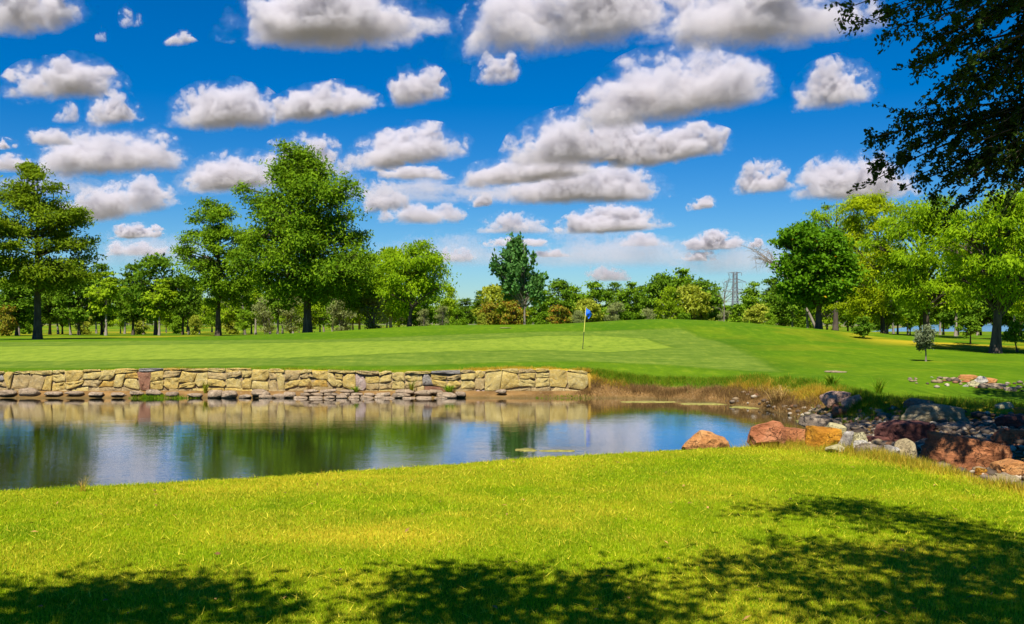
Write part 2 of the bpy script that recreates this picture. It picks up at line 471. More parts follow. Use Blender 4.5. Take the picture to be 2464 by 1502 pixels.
def ground_material():
    t = NT('ground_turf')
    p = t.pos()
    n_big = t.noise(p, 0.16, 4.0, 0.55)
    n_med = t.noise(p, 1.3, 4.0, 0.6)
    n_fine = t.noise(t.mapping(p, (1, 0.6, 1)), 16, 5.0, 0.75)
    n_mot = t.noise(t.mapping(p, (1, 0.35, 1)), 2.6, 5.0, 0.7)
    n_mow = t.noise(t.mapping(p, (0.35, 2.4, 1)), 1.6, 3.0, 0.6)
    rough_ = t.mix(t.rng(n_big, .35, .65), (0.060, 0.138, 0.004), (0.108, 0.190, 0.005))
    near_ = t.mix(t.rng(n_med, .3, .7), (0.11, 0.185, 0.001), (0.20, 0.25, 0.001))
    c = t.mix(t.attr('near'), rough_, near_)
    coll = t.mix(t.rng(n_mow, .35, .65), (0.085, 0.148, 0.013), (0.162, 0.222, 0.028))
    c = t.mix(t.attr('collar'), c, coll)
    grn = t.mix(t.math('ADD', t.math('MULTIPLY', t.rng(n_big, .3, .7), .5), t.math('MULTIPLY', t.rng(n_mow, .35, .65), .5)), (0.165, 0.245, 0.020), (0.225, 0.290, 0.032))
    c = t.mix(t.attr('green'), c, grn)
    c = t.mix(t.math('MULTIPLY', t.attr('edge'), .5), c, (0.045, 0.095, 0.004))
    c = t.mix(t.rng(n_fine, .35, .75, 0, .55), c, t.mix(0.5, c, (0.03, 0.075, 0.004)))
    c = t.mix(t.rng(n_mot, .42, .66, 0, .60), c, t.mix(.62, c, (0.035, 0.085, 0.004)))
    c = t.mix(t.rng(n_mot, .46, .28, 0, .40), c, t.mix(.5, c, (0.34, 0.33, 0.03)))
    c = t.mix(t.attr('dry'), c, t.mix(n_fine, (0.30, 0.20, 0.008), (0.56, 0.42, 0.03)))
    soil = t.mix(t.rng(n_med, .3, .7), (0.095, 0.052, 0.018), (0.25, 0.145, 0.05))
    soil = t.mix(t.rng(n_fine, .55, .75, 0, .6), soil, (0.40, 0.31, 0.19))
    c = t.mix(t.attr('soil'), c, soil)
    # silt darkens where it is wet, close to the water line
    z = t.node('ShaderNodeSeparateXYZ'); t.l.new(p, z.inputs[0])
    wet = t.math('MULTIPLY', t.rng(z.outputs[2], 0.10, 0.0), t.attr('soil'))
    c = t.mix(t.math('MULTIPLY', wet, 0.55), c, (0.055, 0.05, 0.018))
    # open country beyond the course: dry fields, scrub and roofs
    far = t.math('MAXIMUM', t.rng(t.math('ABSOLUTE', z.outputs[0]), 350, 700), t.rng(t.math('ABSOLUTE', z.outputs[1]), 500, 900))
    c = t.mix(far, c, t.mix(t.noise(p, .01, 3.0), (0.10, 0.105, 0.06), (0.20, 0.18, 0.12)))
    h = t.math('ADD', t.math('MULTIPLY', n_fine, 1.0), t.math('MULTIPLY', n_mow, 0.6))
    return t.done(t.bsdf(c, t.rng(wet, 0, 1, 0.9, 0.45), 0.02, t.bump(h, 0.6, 0.04)))

ground = obj('ground', mesh_np('ground', np.stack([GX_, GY_, GH], -1), gf, [ground_material()], True,
                               dict(green=g_green, collar=g_coll, dry=g_dry, soil=g_soil, near=g_near, edge=g_edge)))
tag(ground, kind='structure')

# ------------------------------------------------------------------ water
def water_material():
    t = NT('pond_water')
    p = t.pos()
    a = t.noise(t.mapping(p, (0.55, 1.5, 1), (0, 0, 0.12)), 9.0, 3.0, 0.55, 0.3)
    b = t.noise(t.mapping(p, (0.45, 1.3, 1), (0, 0, -0.2)), 1.1, 2.0, 0.5)
    calm = t.rng(t.noise(p, 0.22, 2.0), .35, .65, 0.35, 1.0)
    h = t.math('ADD', t.math('MULTIPLY', t.math('MULTIPLY', a, calm), 0.45), t.math('MULTIPLY', b, .6))
    murk = t.mix(t.noise(p, 0.4, 2.0), (0.016, 0.022, 0.006), (0.032, 0.034, 0.010))
    nb = t.bump(h, 0.024, 0.20)
    df = t.node('ShaderNodeBsdfDiffuse'); t.l.new(murk, df.inputs['Color'])
    gl = t.node('ShaderNodeBsdfGlossy'); gl.inputs['Roughness'].default_value = 0.012; gl.inputs['Color'].default_value = (0.92, 0.95, 1.0, 1)
    t.l.new(nb, gl.inputs['Normal'])
    fr = t.node('ShaderNodeFresnel'); fr.inputs['IOR'].default_value = 1.45
    mx = t.node('ShaderNodeMixShader')
    t.l.new(t.math('MULTIPLY', fr.outputs[0], 1.55, clamp=True), mx.inputs[0]); t.l.new(df.outputs[0], mx.inputs[1]); t.l.new(gl.outputs[0], mx.inputs[2])
    return t.done(mx.outputs[0])
wp = np.array([(x + (0.9 if x > 3 else 0), y + (-0.9 if y < 20 else 0.5)) for x, y in POND])
wm = bpy.data.meshes.new('pond_water')
wm.from_pydata([(x, y, 0.0) for x, y in wp], [], [list(range(len(wp)))])
wm.materials.append(water_material())
tag(obj('pond_water', wm), kind='structure')

def lake_material():
    t = NT('lake_water')
    a = t.noise(t.mapping(t.pos(), (0.5, 1.4, 1)), 0.6, 3.0)
    return t.done(t.bsdf((0.10, 0.17, 0.25), 0.18, 0.5, t.bump(a, 0.3, 0.2)))
lm_ = mesh_np('lake_water', np.array([(74, 214, -.1), (900, 214, -.1), (2200, 1500, -.1), (640, 1500, -.1)]), np.array([[0, 1, 2, 3]]), [lake_material()])
tag(obj('lake_water', lm_), kind='structure')

# ------------------------------------------------------------------ stone retaining wall
STONE_COL = [
    ((0.43, 0.28, 0.065), (0.60, 0.44, 0.13), (0.71, 0.57, 0.24)),
    ((0.46, 0.33, 0.09), (0.62, 0.48, 0.17), (0.72, 0.60, 0.29)),
    ((0.36, 0.245, 0.09), (0.50, 0.37, 0.16), (0.62, 0.50, 0.27)),
    ((0.46, 0.25, 0.04), (0.56, 0.36, 0.08), (0.60, 0.44, 0.15)),
    ((0.22, 0.20, 0.17), (0.34, 0.31, 0.27), (0.46, 0.43, 0.38)),
    ((0.22, 0.10, 0.06), (0.33, 0.16, 0.09), (0.42, 0.24, 0.14)),
    ((0.38, 0.27, 0.22), (0.48, 0.36, 0.30), (0.58, 0.48, 0.42))]
WM = [rock_mat('wall_stone_%d' % i, *c, scale=5.5, cracks=.35) for i, c in enumerate(STONE_COL)]
SILT = rock_mat('silted_stone', (0.28, 0.195, 0.08), (0.39, 0.285, 0.13), (0.47, 0.36, 0.19), 4.5, 0, .3)
MORT = rock_mat('mortar', (0.25, 0.175, 0.08), (0.33, 0.24, 0.12), (0.40, 0.30, 0.16), 5)

def stone_mesh(name, poly, depth, r, mat):
    """poly: list of (x,z) going round; front towards -y; a rough squared block"""
    P = np.array(poly, float); n = len(P); c = P.mean(0)
    jit = lambda k: r.uniform(-k, k, n)
    b = np.column_stack([P[:, 0], np.zeros(n), P[:, 1]])
    f = np.column_stack([P[:, 0], np.full(n, -depth) + jit(.012), P[:, 1]])
    ins = c + (P - c) * (0.94 + 0.04 * r.random((n, 1)))
    i1 = np.column_stack([ins[:, 0], np.full(n, -depth - 0.010) + jit(.012), ins[:, 1]])
    in2 = c + (P - c) * (0.42 + 0.1 * r.random((n, 1)))
    i2 = np.column_stack([in2[:, 0], np.full(n, -depth - 0.008) + jit(.028), in2[:, 1]])
    v = np.vstack([b, f, i1, i2, [[c[0], -depth - 0.01, c[1]]]])
    a = np.arange(n); a2 = (a + 1) % n
    q = [np.stack([a + k * n, a2 + k * n, a2 + (k + 1) * n, a + (k + 1) * n], -1) for k in range(3)]
    tr = np.stack([a + 3 * n, a2 + 3 * n, np.full(n, 4 * n)], -1)
    v = v - [c[0], 0, c[1]]
    return mesh_np(name, v, [np.vstack(q), tr], [mat]), c

wall = tag(empty('retaining_wall', (-8, WALL_Y, 0)), 'long low retaining wall of yellow and tan stone blocks behind the pond', 'wall')
rw = np.random.default_rng(5)
WX0 = -21.0
def wall_top(x):
    return float(tps(np.array([x]), np.array([WALL_Y + .2]))[0]) + 0.02
def ro(n, lo, hi, a, b):                       # break points of a course
    out = [a]
    while out[-1] < b - lo: out.append(out[-1] + rw.uniform(lo, hi))
    out[-1] = b
    return out
cz1 = lambda x: 0.27 + 0.07 * math.sin(x * 1.7) + 0.04 * math.sin(x * 4.3 + 1)
cz3 = lambda x: wall_top(x) - 0.10 - 0.04 * math.sin(x * 2.3) - 0.03 * math.sin(x * 5.1)
stones = []
def add_stone(x0, x1, zb, zt, sk0=0, sk1=0, mat=None, dmul=1.0):
    g = 0.010
    zb0, zb1, zt0, zt1 = zb(x0) + g, zb(x1) + g, zt(x0) - g, zt(x1) - g
    if min(zt0 - zb0, zt1 - zb1) < 0.05: return
    q = [(x0 + g - sk0, zb0), (x1 - g - sk1, zb1), (x1 - g + sk1, zt1), (x0 + g + sk0, zt0)]
    poly = []
    for i in range(4):
        p0 = np.array(q[i - 1]); p = np.array(q[i]); p1 = np.array(q[(i + 1) % 4])
        big = rw.random() < .22
        ca = min(rw.uniform(.10, .20) if big else rw.uniform(.008, .035), .36 * np.linalg.norm(p0 - p)); cb = min(rw.uniform(.10, .20) if big else rw.uniform(.008, .035), .36 * np.linalg.norm(p1 - p))
        poly += [p + (p0 - p) / np.linalg.norm(p0 - p) * ca, p + (p1 - p) / np.linalg.norm(p1 - p) * cb]
        m = (p + p1) / 2
        poly.append(m + rw.uniform(-.020, .020, 2))
    me, c = stone_mesh('stone', poly, rw.uniform(.012, .055) * dmul, rw, mat or WM[rw.choice(len(WM), p=[.32, .31, .22, .05, .04, .03, .03])])
    obj('stone', me, wall, (c[0] + 8, 0, c[1]))
def seg(f0, f1, k): return lambda x: f0(x) + (f1(x) - f0(x)) * k
zero = lambda x: -0.05
bp = ro(0, .55, 1.1, WX0, WALL_X1)
for i in range(len(bp) - 1):
    add_stone(bp[i], bp[i + 1], zero, cz1, 0, 0, SILT if rw.random() < .75 else None, 0.7)
bp = ro(0, .24, .62, WX0, WALL_X1)
sk = [rw.uniform(-.09, .09) for _ in bp]; sk[0] = sk[-1] = 0
full = []
for i in range(len(bp) - 1):
    x0, x1 = bp[i], bp[i + 1]
    u = rw.random()
    tall = u < .32
    top = wall_top if tall else cz3
    full.append((x0, x1, tall))
    if x1 - x0 > .4 and rw.random() < .30:
        k = rw.uniform(.35, .65)
        add_stone(x0, x1, cz1, seg(cz1, top, k), sk[i], sk[i + 1]); add_stone(x0, x1, seg(cz1, top, k), top, sk[i], sk[i + 1])
    elif rw.random() < .30:
        k = rw.uniform(.4, .65)
        add_stone(x0, x1, cz1, seg(cz1, top, k), sk[i] * .3, sk[i + 1] * .3); add_stone(x0, x1, seg(cz1, top, k), top, sk[i] * .3, sk[i + 1] * .3)
    else:
        add_stone(x0, x1, cz1, top, sk[i], sk[i + 1])
i = 0
while i < len(full):                            # flat capping stones over the shorter blocks
    if full[i][2]: i += 1; continue
    j = i
    while j + 1 < len(full) and not full[j + 1][2] and full[j + 1][1] - full[i][0] < 1.0: j += 1
    add_stone(full[i][0], full[j][1], cz3, lambda x: wall_top(x) + 0.03, 0, 0, None, 1.3)
    i = j + 1
xs = np.linspace(WX0, WALL_X1 - .03, 60)
tp = np.array([wall_top(x) - .03 for x in xs]); n_ = len(xs)
mv = np.vstack([np.column_stack([xs, np.full(n_, 0.005), np.full(n_, -.4)]), np.column_stack([xs, np.full(n_, 0.005), tp]),
                np.column_stack([xs, np.full(n_, .3), tp - .02]), np.column_stack([xs, np.full(n_, .3), np.full(n_, -.4)])])
a = np.arange(n_ - 1)
mf = [np.stack([a + k * n_, a + 1 + k * n_, a + 1 + ((k + 1) % 4) * n_, a + ((k + 1) % 4) * n_], -1) for k in range(4)]
caps = np.array([[0, n_, 2 * n_, 3 * n_], [n_ - 1, 4 * n_ - 1, 3 * n_ - 1, 2 * n_ - 1]])
obj('mortar_core', mesh_np('mortar_core', mv + [8, 0, 0], np.vstack(mf + [caps]), [MORT]), wall)

# ------------------------------------------------------------------ trees
def unit(v):
    return v / (np.linalg.norm(v, axis=-1, keepdims=True) + 1e-9)

class Tubes:
    def __init__(s): s.v = []; s.f = []; s.n = 0
    def add(s, pts, rad, k=6):
        P = np.asarray(pts, float); n = len(P)
        T = unit(np.gradient(P, axis=0))
        ref = np.array([0.3, 0.1, 1.0]) if abs(T[0][2]) < .8 else np.array([1.0, .2, 0])
        U = unit(np.cross(T, ref)); V = np.cross(T, U)
        an = np.arange(k) * 2 * math.pi / k
        rad = np.asarray(rad, float)[:, None, None]
        ring = P[:, None, :] + rad * (np.cos(an)[None, :, None] * U[:, None, :] + np.sin(an)[None, :, None] * V[:, None, :])
        s.v.append(ring.reshape(-1, 3))
        i = np.arange(n - 1)[:, None] * k; j = np.arange(k)[None, :]; j2 = (j + 1) % k
        s.f.append((np.stack([i + j, i + j2, i + k + j2, i + k + j], -1).reshape(-1, 4)) + s.n)
        s.n += n * k
    def mesh(s, name, mat):
        return mesh_np(name, np.vstack(s.v), np.vstack(s.f), [mat], True)

def bez(a, b, c, n):
    t = np.linspace(0, 1, n)[:, None]
    return (1 - t) ** 2 * a + 2 * t * (1 - t) * b + t * t * c

def leaves_mesh(name, C, D, N, L, Wd, mat, fold=0.0):
    """diamond leaves: centre C, long axis D, normal N, half length L, half width Wd"""
    D = unit(D); Sd = unit(np.cross(D, N)); L = np.asarray(L)[:, None]; Wd = np.asarray(Wd)[:, None]
    up = np.cross(Sd, D)
    v = np.stack([C - D * L, C + Sd * Wd - D * L * .1 + up * Wd * fold, C + D * L, C - Sd * Wd - D * L * .1 + up * Wd * fold], 1).reshape(-1, 3)
    f = np.arange(len(C) * 4).reshape(-1, 4)
    return mesh_np(name, v, f, [mat])

def make_tree(r, table, trunk_r, nl=40, twigs=10, leaves=30, L=.16, Wd=.07, lobe=.30, droop=.3, flat=.55, depth=.9, lean=(0, 0), bark='bark_dark',
              leaf='leaf_mid', rise=.35, clear=None, forks=0, outer=.45, twig_r=.012, spread=.34, trunk_top=.93, curve=0.0, upright=0.0, extra_lobes=(), size_by_h=0.0, stems=1):
    """table: (height, left, right) rows of the crown outline in metres about the trunk base, ascending.
    Returns (trunk mesh, crown mesh)"""
    T = np.array(table, float); zt, xl, xr = T[:, 0], T[:, 1], T[:, 2]
    H = zt[-1]
    tb = Tubes()
    def trunk_pt(z):
        t = z / H
        return np.array([lean[0] * t ** 1.0 + curve * math.sin(t * 3.0) * .5, lean[1] * t, z])
    tz = np.linspace(-.25, H * trunk_top, 16)
    def trad(z):
        t = max(z, 0) / (H * trunk_top)
        return trunk_r * ((1 - t) ** .85 * .92 + .06) + trunk_r * .55 * math.exp(-max(z, 0) / (trunk_r * 1.6))
    if stems == 1:
        wob = np.cumsum(r.normal(0, .03 * trunk_r, (16, 2)), 0)
        pts = np.array([trunk_pt(z) for z in tz]); pts[:, :2] += wob * (tz / H)[:, None] * 3
        tb.add(pts, [trad(z) for z in tz], 9)
    else:
        for s_ in range(stems):
            an = r.uniform(0, 6.28); sp = r.uniform(.15, .5) * (xr - xl).max() * .5
            e = np.array([math.cos(an) * sp, math.sin(an) * sp, H * r.uniform(.6, .9)])
            p = bez(np.array([math.cos(an) * .12, math.sin(an) * .12, -.1]), e * [.35, .35, .5], e, 8)
            tb.add(p, np.linspace(trunk_r, trunk_r * .2, 8), 5)
    if clear is None: clear = zt[0]
    wid = np.maximum(xr - xl, .05)
    pr = wid ** 1.3
    zs = np.linspace(zt[0], zt[-1], 200)
    pw = np.interp(zs, zt, pr); pw /= pw.sum()
    C, LR = [], []
    for i in range(nl):
        z = r.choice(zs, p=pw)
        w = np.interp(z, zt, wid) / 2; c = (np.interp(z, zt, xl) + np.interp(z, zt, xr)) / 2
        lr = min(max(lobe * wid.max() * .5 * r.uniform(.65, 1.25) * (1 - size_by_h * z / H), .12), w * .95 + .1)
        th = r.uniform(0, 2 * math.pi); rr = r.random() ** outer
        k = max(w - lr * .75, 0) * r.uniform(.86, 1.14)
        C.append([c + math.cos(th) * k * rr, math.sin(th) * k * depth * rr, min(z, H - lr * flat * .8)]); LR.append(lr)
    for e in extra_lobes:
        C.append(e[:3]); LR.append(e[3])
    C = np.array(C); LR = np.array(LR)
    tips, tr_ = [], []
    for c, lr in zip(C, LR):
        zb0 = c[2] - rise * math.hypot(c[0] - lean[0] * c[2] / H, c[1]) - lr * .3
        zb = float(np.clip(zb0, clear * r.uniform(.75, 1.05), H * trunk_top * .97))
        a = trunk_pt(zb)
        if stems > 1: a = a * [1, 1, .4] + [0, 0, .1]
        dd = np.linalg.norm(c - a)
        mid = (a + c) / 2 + np.array([0, 0, (.10 if droop < .6 else .22) * dd]) + r.normal(0, .05 * dd, 3)
        p = bez(a, mid, c, 7)
        r0 = min(trad(zb) * .6, .022 * dd + .018) if stems == 1 else trunk_r * .4
        tb.add(p, np.linspace(r0, r0 * .3 + .004, 7), 5)
        u = unit(r.normal(0, 1, (twigs, 3))); u[:, 2] = np.where(r.random(twigs) < .7, np.abs(u[:, 2]), u[:, 2])
        tp = c + u * (r.random((twigs, 1)) ** .45) * np.array([lr, lr, lr * flat])
        for q in tp:
            m2 = (c + q) / 2 + r.normal(0, .12 * lr, 3) + [0, 0, .1 * lr]
            tb.add(bez(p[4], m2, q, 4), np.linspace(max(r0 * .28, twig_r), twig_r * .5, 4), 3)
        tips.append(tp); tr_.append(np.full(twigs, lr))
    tips = np.vstack(tips); tr_ = np.concatenate(tr_)
    n = len(tips) * leaves
    base = np.repeat(tips, leaves, 0); sg = np.repeat(tr_, leaves)[:, None] * spread
    off = r.normal(0, 1, (n, 3)) * sg * np.array([1, 1, flat * .85])
    off[:, 2] -= droop * np.abs(r.normal(0, 1, n)) * sg[:, 0] * .9
    P = base + off
    cen = np.repeat(np.repeat(C, twigs, 0), leaves, 0)
    outw = unit(P - cen * [.6, .6, 1] - np.array([0, 0, 0]))
    D = outw * .5 + r.normal(0, .55, (n, 3)) + np.array([0, 0, -droop + upright])
    N = r.normal(0, .6, (n, 3)) + np.array([0, -.25, .8]) + outw * .3
    sc = r.uniform(.65, 1.3, n)
    me = leaves_mesh('crown', P, D, N, L * sc, Wd * sc, M[leaf], .25)
    return tb.mesh('trunk', M[bark]), me

TREES = []
def place_tree(name, meshes, loc, label, cat='tree', group=None, rz=0.0, sc=1.0, part_names=('trunk', 'crown')):
    e = empty(name, loc, rz)
    e.scale = (sc, sc, sc) if np.isscalar(sc) else sc
    for nm, me in zip(part_names, meshes):
        obj(nm, me, e)
    tag(e, label, cat, group)
    return e

def px_table(base, d, rows):
    """rows (py, xl, xr) in picture units -> metres about the base; ascending height"""
    out = []
    for py, a, b in sorted(rows, key=lambda q: -q[0]):
        out.append(((base[1] - py) / S * d, (a - base[0]) / S * d, (b - base[0]) / S * d))
    return out
def base_at(px, d):
    x = (px - 1232) / S * d
    return (x, d, hz(x, d))

r = np.random.default_rng(21)
# the tall cypress in the middle
D_ = 80
t = px_table((740, 812), D_, [(722, 690, 800), (705, 620, 880), (670, 565, 912), (620, 552, 912), (560, 570, 898), (500, 578, 880), (455, 588, 858), (430, 622, 815), (400, 640, 795), (370, 655, 770), (348, 690, 745)])
ms = make_tree(r, t, .36, nl=190, twigs=10, leaves=36, L=.14, Wd=.06, lobe=.205, droop=.22, flat=.8, rise=.25, leaf='leaf_cypress', outer=.42, clear=3.6,
               extra_lobes=[((590 - 740) / S * D_, -1, (812 - 465) / S * D_, .8), ((855 - 740) / S * D_, -.6, (812 - 455) / S * D_, .9), ((880 - 740) / S * D_, -1.5, (812 - 660) / S * D_, 1.3)])
place_tree('cypress_tree', ms, base_at(740, D_), 'tallest broad conical cypress with a thick dark trunk, left of the flag')
# its smaller neighbour
D_ = 85
t = px_table((525, 808), D_, [(735, 500, 560), (715, 455, 620), (680, 425, 640), (640, 418, 640), (600, 412, 630), (560, 440, 610), (530, 462, 580), (500, 470, 550), (480, 480, 520)])
ms = make_tree(r, t, .24, nl=80, twigs=10, leaves=32, L=.14, Wd=.06, lobe=.23, droop=.2, flat=.75, rise=.25, leaf='leaf_cypress', clear=3.0)
place_tree('cypress_tree', ms, base_at(525, D_), 'medium cypress with a slim bare trunk just left of the tallest cypress')
# left cypress with layered boughs
D_ = 70
t = px_table((90, 818), D_, [(690, 20, 180), (665, -60, 235), (630, -70, 235), (580, -50, 228), (545, -40, 210), (510, 0, 205), (470, 10, 130), (445, 25, 155), (420, 35, 110), (395, 55, 80)])
ms = make_tree(r, t, .28, nl=78, twigs=12, leaves=34, L=.14, Wd=.05, lobe=.24, droop=.2, flat=.6, rise=.12, leaf='leaf_cypress_dark', outer=.38, clear=3.3,
               extra_lobes=[((135 - 90) / S * D_, -.8, (818 - 455) / S * D_, .8), ((205 - 90) / S * D_, -.6, (818 - 515) / S * D_, .9), ((10 - 90) / S * D_, -.4, (818 - 480) / S * D_, .9)])
place_tree('cypress_tree', ms, base_at(90, D_), 'layered dark cypress with a jagged top near the left edge of the photo')
D_ = 66
t = px_table((-70, 820), D_, [(690, -150, 10), (650, -190, 40), (600, -190, 45), (550, -170, 40), (510, -140, 25), (480, -100, 0)])
ms = make_tree(r, t, .26, nl=40, twigs=12, leaves=28, L=.16, Wd=.065, lobe=.3, droop=.2, flat=.45, rise=.2, leaf='leaf_cypress_dark', clear=3.3)
place_tree('cypress_tree', ms, base_at(-70, D_), 'dark cypress cut off by the left edge of the photo')
# feathery tree right of the tall cypress, and the leaning one
D_ = 78
t = px_table((985, 787), D_, [(740, 920, 1060), (715, 905, 1095), (680, 900, 1098), (640, 905, 1085), (610, 920, 1075), (590, 985, 1065), (580, 1000, 1050)])
ms = make_tree(r, t, .17, nl=48, twigs=11, leaves=24, L=.14, Wd=.05, lobe=.30, droop=.5, flat=.6, rise=.6, leaf='leaf_mesquite_green', clear=1.6, lean=(.5, 0))
place_tree('feathery_tree', ms, base_at(985, D_), 'airy light green tree with lacy top just right of the tallest cypress')
D_ = 87
t = px_table((905, 792), D_, [(745, 830, 920), (720, 800, 940), (690, 790, 950), (650, 800, 945), (615, 830, 940), (600, 860, 925)])
ms = make_tree(r, t, .19, nl=34, twigs=10, leaves=24, L=.15, Wd=.055, lobe=.32, droop=.45, flat=.6, rise=.6, leaf='leaf_mesquite_green', clear=1.5, lean=(-3.0, .4))
place_tree('leaning_tree', ms, base_at(905, D_), 'light green tree whose dark trunk leans left under the tallest cypress')
# young sweetgum behind the green
D_ = 76
t = px_table((1262, 783), D_, [(722, 1215, 1310), (700, 1185, 1325), (670, 1178, 1318), (640, 1182, 1305), (615, 1200, 1285), (590, 1222, 1272), (568, 1238, 1262)])
ms = make_tree(r, t, .085, nl=84, twigs=7, leaves=12, L=.15, Wd=.085, lobe=.16, droop=0.0, flat=1.9, rise=1.1, leaf='leaf_sweetgum', clear=1.5, upright=.5, bark='bark_grey', spread=.28,
               extra_lobes=[((1238 - 1262) / S * D_, 0, (783 - 590) / S * D_, .3), ((1192 - 1262) / S * D_, 0, (783 - 645) / S * D_, .3), ((1285 - 1262) / S * D_, 0, (783 - 622) / S * D_, .3)])
place_tree('young_tree', ms, base_at(1262, D_), 'young conical dark green tree with slim grey trunk standing alone behind the green')
# dark maple on the right
D_ = 66
t = px_table((1970, 807), D_, [(745, 1890, 2040), (720, 1850, 2070), (690, 1838, 2078), (650, 1845, 2080), (610, 1862, 2060), (580, 1868, 2030), (560, 1880, 2000), (553, 1900, 1960)])
ms = make_tree(r, t, .21, nl=100, twigs=10, leaves=22, L=.13, Wd=.085, lobe=.24, droop=.15, flat=.65, rise=.7, leaf='leaf_maple', clear=1.8)
place_tree('maple_tree', ms, base_at(1970, D_), 'dense dark green round tree with short trunk at the left end of the right-hand grove')
# mesquites of the right-hand grove
def mesq(base, d, rows, tr, nl, leaf, label, lean=(0, 0), twigs=10, leaves=34, **kw):
    ms = make_tree(r, px_table(base, d, rows), tr, nl=nl, twigs=twigs, leaves=leaves, L=.13, Wd=.04, lobe=.20, droop=.62, flat=.75, rise=.75, leaf=leaf, lean=lean, clear=1.9, outer=.42, **kw)
    place_tree('mesquite_tree', ms, base_at(base[0], d), label)
mesq((2395, 850), 50, [(735, 2330, 2480), (700, 2270, 2560), (640, 2240, 2620), (580, 2240, 2640), (530, 2260, 2620), (490, 2290, 2560), (462, 2340, 2500)], .25, 84, 'leaf_mesquite_green',
     'large mesquite with the thickest dark forked trunk at the right edge of the photo', (.5, 0))
mesq((2230, 815), 66, [(740, 2130, 2330), (715, 2080, 2360), (670, 2060, 2370), (620, 2070, 2370), (570, 2090, 2350), (520, 2120, 2330), (485, 2150, 2300)], .22, 88, 'leaf_mesquite_green',
     'wide mesquite with dark trunk behind the small silvery sapling', (-.4, 0))
mesq((2125, 806), 74, [(770, 2020, 2180), (740, 1990, 2200), (690, 1985, 2200), (630, 1990, 2190), (570, 2000, 2180), (510, 2020, 2160), (470, 2050, 2130)], .17, 80, 'leaf_mesquite',
     'yellow green drooping mesquite between the dark round tree and the wide mesquite', (-.6, 0))
mesq((2010, 802), 84, [(700, 1990, 2090), (640, 1960, 2120), (580, 1940, 2130), (540, 1925, 2120), (505, 1925, 2110), (475, 1960, 2080), (460, 2010, 2060)], .24, 46, 'leaf_mesquite_green',
     'tall sparse mesquite with pale limb rising behind the dark round tree', (.2, 0), 10, 16)
mesq((2520, 830), 62, [(760, 2420, 2600), (700, 2390, 2640), (640, 2370, 2640), (580, 2370, 2620), (520, 2400, 2580), (480, 2430, 2540)], .3, 50, 'leaf_mesquite',
     'mesquite behind the thickest trunk, cut off by the right edge of the photo')

# saplings in front of the grove
D_ = 40
t = px_table((2228, 868), D_, [(845, 2215, 2240), (830, 2195, 2255), (810, 2188, 2255), (795, 2192, 2250), (782, 2205, 2235)])
ms = make_tree(r, t, .035, nl=26, twigs=8, leaves=16, L=.045, Wd=.022, lobe=.33, droop=.1, flat=.8, rise=.8, leaf='leaf_silver', clear=.45, bark='bark_grey', twig_r=.004)
place_tree('sapling', ms, base_at(2228, D_), 'small silvery sapling on a thin stem on the slope below the right-hand grove')
D_ = 58
t = px_table((2078, 822), D_, [(812, 2058, 2096), (800, 2050, 2102), (785, 2055, 2098), (772, 2065, 2088)])
ms = make_tree(r, t, .05, nl=20, twigs=8, leaves=16, L=.07, Wd=.04, lobe=.36, droop=.1, flat=.8, rise=.7, leaf='leaf_deep', clear=.25, twig_r=.006)
place_tree('sapling', ms, base_at(2078, D_), 'small round dark bush-like sapling just right of the mound')
D_ = 58
t = px_table((2335, 808), D_, [(785, 2310, 2350), (770, 2300, 2360), (755, 2305, 2355), (745, 2320, 2345)])
ms = make_tree(r, t, .05, nl=18, twigs=7, leaves=14, L=.08, Wd=.045, lobe=.36, droop=.2, flat=.8, rise=.7, leaf='leaf_deep', clear=.6, twig_r=.006)
place_tree('sapling', ms, base_at(2335, D_), 'thin dark sapling left of the thickest mesquite trunk')
ms2 = make_tree(r, t, .045, nl=16, twigs=7, leaves=14, L=.08, Wd=.045, lobe=.36, droop=.2, flat=.8, rise=.7, leaf='leaf_mid', clear=.6, twig_r=.006, lean=(-.35, 0))
place_tree('sapling', ms2, base_at(2448, 52), 'thin leaning sapling right of the thickest mesquite trunk')

# dead bare limbs
def bare_tree(r, H, spread, tr, side=0.0, n=9, leaf=False):
    tb = Tubes()
    tb.add(bez(np.array([0, 0, -.2]), np.array([side * .1, 0, H * .35]), np.array([side * .35, 0, H * .72]), 8), np.linspace(tr, tr * .4, 8), 6)
    for i in range(n):
        z0 = H * r.uniform(.3 if abs(side) < 4 else .55, .72); a = np.array([side * .35 * (z0 / (H * .72)) ** 1.5, 0, z0])
        e = a + np.array([r.normal(side * .6 if abs(side) < 4 else side * .16, spread * .6), r.normal(0, spread * .5), r.uniform(.1, .35) * H])
        m = (a + e) / 2 + r.normal(0, .1 * spread, 3) + [0, 0, .08 * H]
        p = bez(a, m, e, 7); tb.add(p, np.linspace(tr * .4, tr * .1, 7), 4)
        for k in range(6):
            q = p[r.integers(2, 7)]; e2 = q + np.array([r.normal(side * .2 if abs(side) < 4 else -.3, .35 * spread), r.normal(0, .3 * spread), r.normal(.05, .12) * H * .5])
            p2 = bez(q, (q + e2) / 2 + r.normal(0, .06 * spread, 3), e2, 5); tb.add(p2, np.linspace(tr * .16, tr * .05, 5), 3)
            for k2 in range(3):
                q2 = p2[r.integers(1, 5)]; e3 = q2 + r.normal(0, .16 * spread, 3)
                tb.add(bez(q2, (q2 + e3) / 2, e3, 3), np.linspace(tr * .09, tr * .04, 3), 3)
    return tb
b_ = base_at(1968, 74)
tag(obj('dead_tree', bare_tree(r, 6.6, 1.3, .12, -9.0, 9).mesh('dead_tree', M['bark_pale']), None, b_), 'bare dead branches sticking out left of the dark round tree', 'dead tree')
b_ = base_at(1742, 88)
